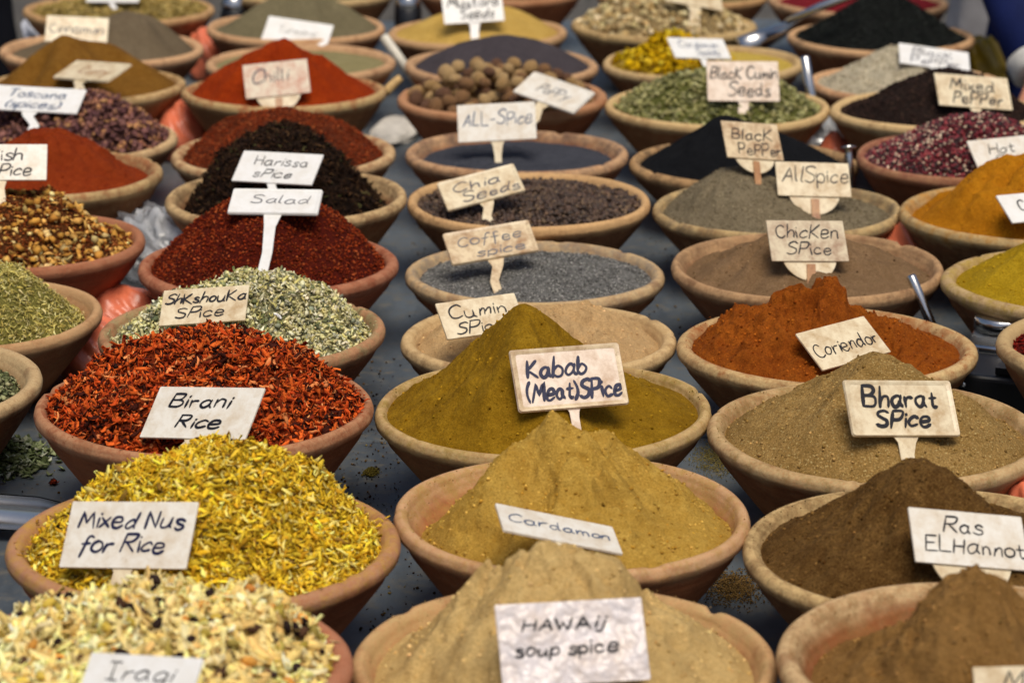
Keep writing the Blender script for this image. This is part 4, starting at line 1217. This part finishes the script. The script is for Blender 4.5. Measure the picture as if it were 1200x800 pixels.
def film_mat():
    m, n, l, b = new_mat('clear_film', .12, .6)
    b.inputs['Base Color'].default_value = (.82, .85, .9, 1)
    b.inputs['Coat Weight'].default_value = .6
    b.inputs['Coat Roughness'].default_value = .06
    b.inputs['Alpha'].default_value = .42
    b.inputs['Specular IOR Level'].default_value = 1.0
    vo = n.new('ShaderNodeTexVoronoi'); vo.inputs['Scale'].default_value = 26
    l.new(coords(n), vo.inputs['Vector'])
    bump(n, l, b, vo.outputs['Distance'], 1.0, .03)
    return m
FILM = film_mat()
lump('clear_bag', np.append(on_plane(184, 292, .035)[:2], 0), (.14, .26, .115), FILM, 'crumpled clear plastic bag between the red clay and salad bowls', 'bag', 33, .55, 9, .35, .3)
lump('clear_bag', np.append(on_plane(966, 160, .05)[:2], 0), (.075, .08, .11), FILM, 'greyish clear bag beside the orange-red bag', 'bag', 36, .3, 6)
lump('paper_bag', np.append(on_plane(466, 146, .02)[:2], 0), (.09, .22, .03), plain_mat('white_paper', (208, 204, 196), .55, .3, 0, 1, 30, .5, .006), 'crumpled white paper bag between the chilli and nutmeg bowls', 'bag', 39, .22, 4, .35, -.15)
lump('paper_bag', np.append(on_plane(40, 30, .03)[:2], 0), (.05, .06, .06), PALEB, 'bluish white paper scrap behind the cinnamon bowl', 'paper', 42, .5, 8)

# chrome pots at the far end
def pot(px, py, h, rad, ht, label, mats):
    p = on_plane(px, py, h)
    r = empty('shaker', (p[0], p[1], 0), label, 'shaker')
    V, Fc = [], []
    tube(V, Fc, [(0, 0, 0), (0, 0, .004), (0, 0, ht * .7), (0, 0, ht * .72)], [rad * .9, rad, rad, rad * .9], 24)
    mesh_obj('body', V, Fc, mats[0], r)
    V, Fc = [], []
    tube(V, Fc, [(0, 0, ht * .72), (0, 0, ht * .8), (0, 0, ht * .95), (0, 0, ht)], [rad * .95, rad * .95, rad * .7, rad * .3], 24)
    mesh_obj('lid', V, Fc, mats[1], r)
BLK = plain_mat('black_plastic', (22, 23, 27), .35, .5)
pot(274, 8, .10, .028, .13, 'small chrome topped shaker behind the far corner bowl', (BLK, STEEL))
pot(478, 6, .10, .028, .13, 'small chrome topped shaker behind the mustard bowl', (BLK, STEEL))

# black case with chrome rail, and a jar behind it
p = on_plane(1168, 462, .04)
case = empty('black_case', (p[0], p[1], 0), 'black case with a chrome rail beside the burnt-orange powder', 'case')
case.rotation_euler.z = math.radians(-22)
V, Fc = [], []; box(V, Fc, (0, 0, .0375), (.14, .10, .075))
o = mesh_obj('body', V, Fc, BLK, case, smooth=False); bv = o.modifiers.new('edge', 'BEVEL'); bv.width = .006; bv.segments = 3
V, Fc = [], []; tube(V, Fc, [(-.07, .052, .078), (.07, .052, .078)], .0045); mesh_obj('rail', V, Fc, STEEL, case)
V, Fc = [], []; tube(V, Fc, [(-.03, -.05, .06), (-.03, -.01, .084), (-.03, .01, .088)], [.005, .0055, .004]); mesh_obj('knob', V, Fc, STEEL, case)
V, Fc = [], []; box(V, Fc, (.03, -.02, .080), (.05, .04, .008)); mesh_obj('latch', V, Fc, BLK, case, smooth=False)
gm2, n2, l2, b2 = new_mat('jar_glass', .08, .5)
b2.inputs['Base Color'].default_value = (.75, .78, .8, 1); b2.inputs['Transmission Weight'].default_value = .85; b2.inputs['IOR'].default_value = 1.45
p = on_plane(1172, 418, .05)
jar = empty('glass_jar', (p[0], p[1], 0), 'squat glass jar standing behind the black case', 'jar')
V, Fc = [], []; tube(V, Fc, [(0, 0, .001), (0, 0, .01), (0, 0, .075), (0, 0, .085)], [.034, .037, .037, .03], 28); mesh_obj('glass', V, Fc, gm2, jar)
V, Fc = [], []; tube(V, Fc, [(0, 0, .0855), (0, 0, .10), (0, 0, .102)], [.033, .033, .03], 28); mesh_obj('lid', V, Fc, STEEL, jar)

# steel scoop lying by the herb spill
p = on_plane(26, 604, .02)
sc = empty('steel_scoop', (p[0], p[1], 0), 'steel scoop lying on the table beside the spilled herbs', 'scoop')
sc.rotation_euler = (math.radians(48), 0, math.radians(-12)); sc.location.z = .014
V, Fc = [], []
for s_ in (1, .94):
    for i, (u, r_) in enumerate(((-.06, .018), (-.03, .020), (.02, .020), (.045, .016), (.052, .006))):
        for m in range(17):
            a = math.pi * m / 16
            V.append((u, r_ * s_ * math.cos(a), .022 - r_ * s_ * math.sin(a)))
for s_ in range(2):
    for i in range(4):
        for m in range(16):
            a = s_ * 85 + i * 17 + m
            Fc.append((a, a + 1, a + 18, a + 17))
mesh_obj('cup', V, Fc, STEEL, sc)
V, Fc = [], []; tube(V, Fc, [(.05, 0, .028), (.09, .005, .036), (.16, .01, .04)], [.006, .007, .008]); mesh_obj('handle', V, Fc, STEEL, sc)

# spilled herbs, crumbs and dust on the table
def spill(name, px, py, rx, ry, n, tp, size, pal, hgt, label, seed, cat='spill'):
    r = np.random.default_rng(seed)
    c = on_plane(px, py, 0)
    q = r.normal(0, .45, (n, 2)) * np.array([rx, ry])
    d2 = (q[:, 0] / rx) ** 2 + (q[:, 1] / ry) ** 2
    z = hgt * np.exp(-d2 * 1.8) * r.uniform(.1, 1, n) + .0012
    P = np.stack([q[:, 0], q[:, 1], z], 1)
    v, f, c3 = scatter_geo(P, np.tile([0, 0, 1.0], (n, 1)), tp, size, r, pal, .35, .1, .0)
    o = mesh_obj(name, v, f, FLAKE, None, c3, smooth=False)
    o.location = (c[0], c[1], 0.0005)
    return tag(o, label, cat, None, 'stuff')
spill('herb_spill', 22, 541, .035, .05, 900, chips(r0, 6), (.007, .016), [((150, 160, 116), 2), ((112, 124, 78), 2), ((196, 200, 172), 1), ((84, 94, 60), .7)], .025, 'grey-green leaf flakes spilled on the table by the steel scoop', 61)
spill('powder_spill', 435, 555, .008, .014, 700, grains(r0, 4, rough=.2), (.0012, .0026), [((96, 86, 34), 2), ((70, 60, 26), 1)], .006, 'small dab of olive powder spilled on the table', 62)
spill('powder_spill', 860, 690, .03, .05, 1800, grains(r0, 4, rough=.2), (.001, .0026), [((110, 86, 48), 2), ((74, 56, 30), 1.3)], .002, 'brown dust spilled between the cardamon and ras el hanout bowls', 63)
spill('powder_spill', 840, 540, .03, .06, 1500, grains(r0, 4, rough=.2), (.001, .002), [((120, 108, 62), 2), ((96, 86, 50), 1)], .002, 'khaki dust spilled beside the khaki powder bowl', 66)
spill('chilli_bit', 63, 568, .004, .004, 14, chips(r0, 4), (.006, .011), [((70, 26, 14), 2), ((150, 52, 30), 1)], .004, 'dark red chilli bits dropped beside the spilled herbs', 64)
rc = np.random.default_rng(65)
pts = []
for (x0, x1, y0, y1, n) in ((395, 470, 420, 620, 420), (420, 520, 640, 740, 140), (480, 520, 200, 420, 160), (20, 130, 440, 600, 160), (740, 800, 280, 400, 100), (820, 900, 400, 520, 160)):
    for _ in range(n):
        q = on_plane(rc.uniform(x0, x1), rc.uniform(y0, y1), 0); pts.append((q[0], q[1], .0012))
P = np.array(pts)
v, f, c3 = scatter_geo(P, np.tile([0, 0, 1.0], (len(P), 1)), chips(r0, 4) + grains(r0, 3, rough=.3), (.001, .0042), rc, [((60, 44, 30), 2), ((96, 74, 44), 1.4), ((130, 110, 60), .8), ((40, 32, 28), 1.2)], .2, .1, 0)
o = mesh_obj('scattered_crumbs', v, f, FLAKE, None, c3, smooth=False)
tag(o, 'specks of spice scattered over the blue-grey table', 'crumbs', None, 'stuff')

# stray flakes fallen on the clay rims: part of what lies in that bowl
def rim_strays(key, n, tp, size, pal, arc=(200, 340)):
    b = B[key]; r = np.random.default_rng(len(key) * 31 + n)
    a = np.radians(r.uniform(arc[0], arc[1], n)); q = b['R'] - r.uniform(.006, .026, n)
    z = np.where(b['R'] - q < .016, .0012, -.001 - (b['R'] - q - .016) * 1.0)
    P = np.stack([q * np.cos(a), q * np.sin(a), z], 1)
    v, f, c3 = scatter_geo(P, np.tile([0, 0, 1.0], (n, 1)), tp, size, r, pal, .3, .05, 0)
    o = mesh_obj('stray_bits', v, f, FLAKE, M[key].obj, c3, smooth=False)
    o['kind'] = 'stuff'
rim_strays('birani', 60, shreds(r0, 4), (.003, .009), [((176, 66, 26), 2), ((90, 28, 16), 1)], (0, 360))
rim_strays('nuts', 70, shreds(r0, 4), (.003, .009), [((206, 170, 50), 2), ((150, 110, 40), 1)], (0, 360))
rim_strays('iraqi', 60, shreds(r0, 4), (.004, .010), [((220, 200, 150), 2), ((60, 44, 36), .6)], (0, 360))
rim_strays('shak', 60, shreds(r0, 4), (.003, .008), [((176, 176, 128), 2), ((100, 108, 66), 1)], (0, 360))
for k, c1, c2 in (('kabab', (120, 98, 28), (86, 66, 16)), ('cardamon', (156, 124, 58), (128, 96, 40)), ('hawaij', (170, 142, 92), (140, 112, 70)), ('ras', (84, 62, 28), (60, 42, 18)), ('bharat', (134, 112, 66), (100, 80, 44)), ('coriander', (146, 70, 20), (110, 50, 14)), ('masala', (126, 94, 52), (96, 70, 36))):
    rim_strays(k, 130, grains(r0, 4, rough=.25), (.0006, .0018), [(c1, 2), (c2, .5)], (0, 360))

# ------------------------------------------------------------------ people at the stall's far side (only a strip of each shows)
SKIN = plain_mat('skin', (190, 132, 104), .5, .4)
def loft(rings, n=40, fold=0.0, seed=0, z_amp=1.0):
    V, Fc = [], []
    r = np.random.default_rng(seed); ph = r.uniform(0, 6.28, 4)
    for (cx, cy, cz, rx, ry, fo) in rings:
        for m in range(n):
            a = 2 * math.pi * m / n
            k = 1 + fo * fold * (math.sin(7 * a + ph[0] + cz * 2) + .6 * math.sin(11 * a + ph[1] - cz * 3))
            V.append((cx + rx * k * math.cos(a), cy + ry * k * math.sin(a), cz))
    for i in range(len(rings) - 1):
        for m in range(n):
            q = (m + 1) % n
            Fc.append((i * n + m, i * n + q, (i + 1) * n + q, (i + 1) * n + m))
    Fc.append(tuple(reversed(range(n)))); e = (len(rings) - 1) * n
    Fc.append(tuple(e + m for m in range(n)))
    return V, Fc

def person(loc, yaw, label, cloth, cuff, trousers, hand_to=None, hairc=(30, 24, 20), seed=1):
    root = empty('person', loc, label, 'person')
    root.rotation_euler.z = yaw
    inv = Matrix.Translation(Vector(loc)) @ Matrix.Rotation(yaw, 4, 'Z')
    inv = inv.inverted()
    # skeleton: joints and radii, grown into one skin
    J = [((0, 0, .95), .15), ((0, 0, 1.15), .14), ((0, 0, 1.36), .15), ((0, -.01, 1.47), .06), ((0, -.02, 1.55), .075), ((0, -.03, 1.64), .095), ((0, -.02, 1.72), .07)]
    Ed = [(0, 1), (1, 2), (2, 3), (3, 4), (4, 5), (5, 6)]
    def chain(parent, pts):
        k = parent
        for p, r in pts:
            J.append((tuple(p), r)); Ed.append((k, len(J) - 1)); k = len(J) - 1
        return k
    for sx in (-1, 1):
        chain(0, [((sx * .10, 0, .88), .10), ((sx * .11, -.01, .50), .062), ((sx * .11, .01, .09), .042), ((sx * .11, -.06, .04), .04), ((sx * .115, -.16, .03), .03)])
    arms = {}
    for sx in (-1, 1):
        sh = np.array([sx * .19, 0, 1.38])
        if hand_to is not None and sx == hand_to[0]:
            h = np.array(inv @ Vector(hand_to[1]))
            el = (sh + h) / 2 + np.array([sx * .06, .05, -.06])
        else:
            h = np.array([sx * .07, -.26, 1.10]); el = np.array([sx * .27, .02, 1.10])
        arms[sx] = (sh, el, h)
        dr = (h - el) / np.linalg.norm(h - el)
        wr = h - dr * .085
        k = chain(2, [(sh, .062), (el, .044), (wr, .028), (wr + dr * .05, .030)])
        sd = np.cross(dr, [0, 0, 1.0]); sd /= np.linalg.norm(sd); dn = np.cross(dr, sd)
        if dn[2] > 0: dn = -dn
        for fi, (o_, l_) in enumerate(((-.026, .066), (-.009, .076), (.009, .072), (.026, .056))):
            b_ = wr + dr * .088 + sd * o_
            chain(k, [(b_, .0105), (b_ + dr * l_ * .45 + dn * .012, .0092), (b_ + dr * l_ * .8 + dn * .034, .0080)])
        tb = wr + dr * .03 + sd * (-.034 * sx)
        chain(k, [(tb, .0125), (tb + dr * .028 + sd * (-.018 * sx) + dn * .01, .0105), (tb + dr * .052 + sd * (-.02 * sx) + dn * .024, .0085)])
    me = bpy.data.meshes.new('body')
    me.from_pydata([tuple(map(float, j[0])) for j in J], Ed, [])
    bo = bpy.data.objects.new('body', me); COL.objects.link(bo); bo.parent = root
    me.materials.append(SKIN)
    sk = bo.modifiers.new('skin', 'SKIN')
    for i, j in enumerate(J):
        me.skin_vertices[0].data[i].radius = (j[1], j[1])
    me.skin_vertices[0].data[0].use_root = True
    sb = bo.modifiers.new('smooth', 'SUBSURF'); sb.levels = 2; sb.render_levels = 2
    # clothes
    V, Fc = loft([(0, 0, .42, .27, .20, 1), (0, 0, .60, .255, .19, .9), (0, 0, .80, .235, .175, .7), (0, 0, .98, .215, .16, .5), (0, 0, 1.15, .205, .155, .4), (0, 0, 1.34, .225, .15, .3), (0, 0, 1.43, .17, .11, .1), (0, -.01, 1.475, .085, .08, 0)], 96, .075, seed)
    mesh_obj('robe', V, Fc, cloth, root)
    for sx in (-1, 1):
        sh, el, h = arms[sx]
        dr = (h - el) / np.linalg.norm(h - el); wr = h - dr * .10
        V, Fc = [], []
        tube(V, Fc, [sh + np.array([-sx * .05, 0, .03]), sh, (sh + el) / 2, el, (el + wr) / 2, wr], [.07, .085, .072, .062, .056, .052], 20)
        mesh_obj('sleeve', V, Fc, cloth, root)
        V, Fc = [], []
        tube(V, Fc, [wr - dr * .02, wr + dr * .012, wr + dr * .016], [.055, .052, .046], 20)
        mesh_obj('cuff', V, Fc, cuff, root)
        V, Fc = [], []
        tube(V, Fc, [(sx * .105, 0, .70), (sx * .11, -.01, .50), (sx * .11, 0, .10)], [.105, .085, .075], 18)
        mesh_obj('trouser_leg', V, Fc, trousers, root)
        V, Fc = loft([(sx * .112, -.05, .0, .05, .13, 0), (sx * .112, -.05, .04, .052, .132, 0), (sx * .112, -.02, .085, .045, .08, 0), (sx * .112, .01, .11, .04, .045, 0)], 24)
        mesh_obj('shoe', V, Fc, BLK, root)
    # hair and face
    HM = plain_mat('hair', hairc, .6, .4, 0, 1, 200, .5, .003)
    V, Fc = loft([(0, .035, 1.56, .085, .07, 1), (0, .03, 1.64, .104, .095, 1), (0, .015, 1.70, .108, .108, 1), (0, -.005, 1.76, .092, .10, 1), (0, -.01, 1.80, .05, .06, 1), (0, -.01, 1.81, .01, .012, 0)], 36, .02, seed)
    mesh_obj('hair', V, Fc, HM, root)
    EY = BLK
    for sx in (-1, 1):
        V, Fc = loft([(sx * .034, -.118, 1.643, .002, .002, 0), (sx * .034, -.119, 1.648, .011, .006, 0), (sx * .034, -.118, 1.653, .002, .002, 0)], 14)
        mesh_obj('eye', V, Fc, EY, root)
        V, Fc = loft([(sx * .098, -.01, 1.60, .006, .012, 0), (sx * .103, -.005, 1.625, .009, .02, 0), (sx * .102, -.003, 1.65, .008, .02, 0), (sx * .098, -.003, 1.665, .004, .01, 0)], 14)
        mesh_obj('ear', V, Fc, SKIN, root)
    V, Fc = loft([(0, -.118, 1.60, .008, .008, 0), (0, -.128, 1.607, .017, .016, 0), (0, -.122, 1.63, .010, .012, 0), (0, -.114, 1.655, .007, .008, 0)], 16)
    mesh_obj('nose', V, Fc, SKIN, root)
    V, Fc = loft([(0, -.105, 1.566, .018, .008, 0), (0, -.112, 1.572, .026, .009, 0), (0, -.106, 1.578, .02, .008, 0)], 18)
    mesh_obj('mouth', V, Fc, plain_mat('lips', (150, 84, 74), .5, .4), root)
    return root

BLUEC = plain_mat('blue_cotton', (22, 34, 84), .85, .2, 0, 1, 120, .3, .002, .3, 9)
GREYC = plain_mat('grey_white_linen', (150, 148, 150), .85, .2, 0, 1, 120, .3, .002, .35, 9)
BLKC = plain_mat('black_cotton', (16, 17, 24), .9, .15, 0, 1, 120, .3, .002, .3, 9)
WHC = plain_mat('white_cotton', (206, 204, 198), .85, .2)
DKT = plain_mat('dark_trousers', (36, 34, 36), .9, .15)
hp_ = at_depth(1236, 132, 4.93)
person((1.165, 5.34, -.75), math.radians(20), 'person in a blue robe with white cuffs reaching to the table', BLUEC, WHC, DKT, (-1, tuple(hp_)), seed=4)
person((1.23, 6.25, -.75), math.radians(35), 'person in grey-white clothing behind the crimson powder', GREYC, GREYC, DKT, None, (60, 40, 28), 6)
person((-1.31, 5.95, -.75), math.radians(-30), 'person in black clothing at the far corner', BLKC, BLKC, BLKC, None, (24, 20, 18), 9)
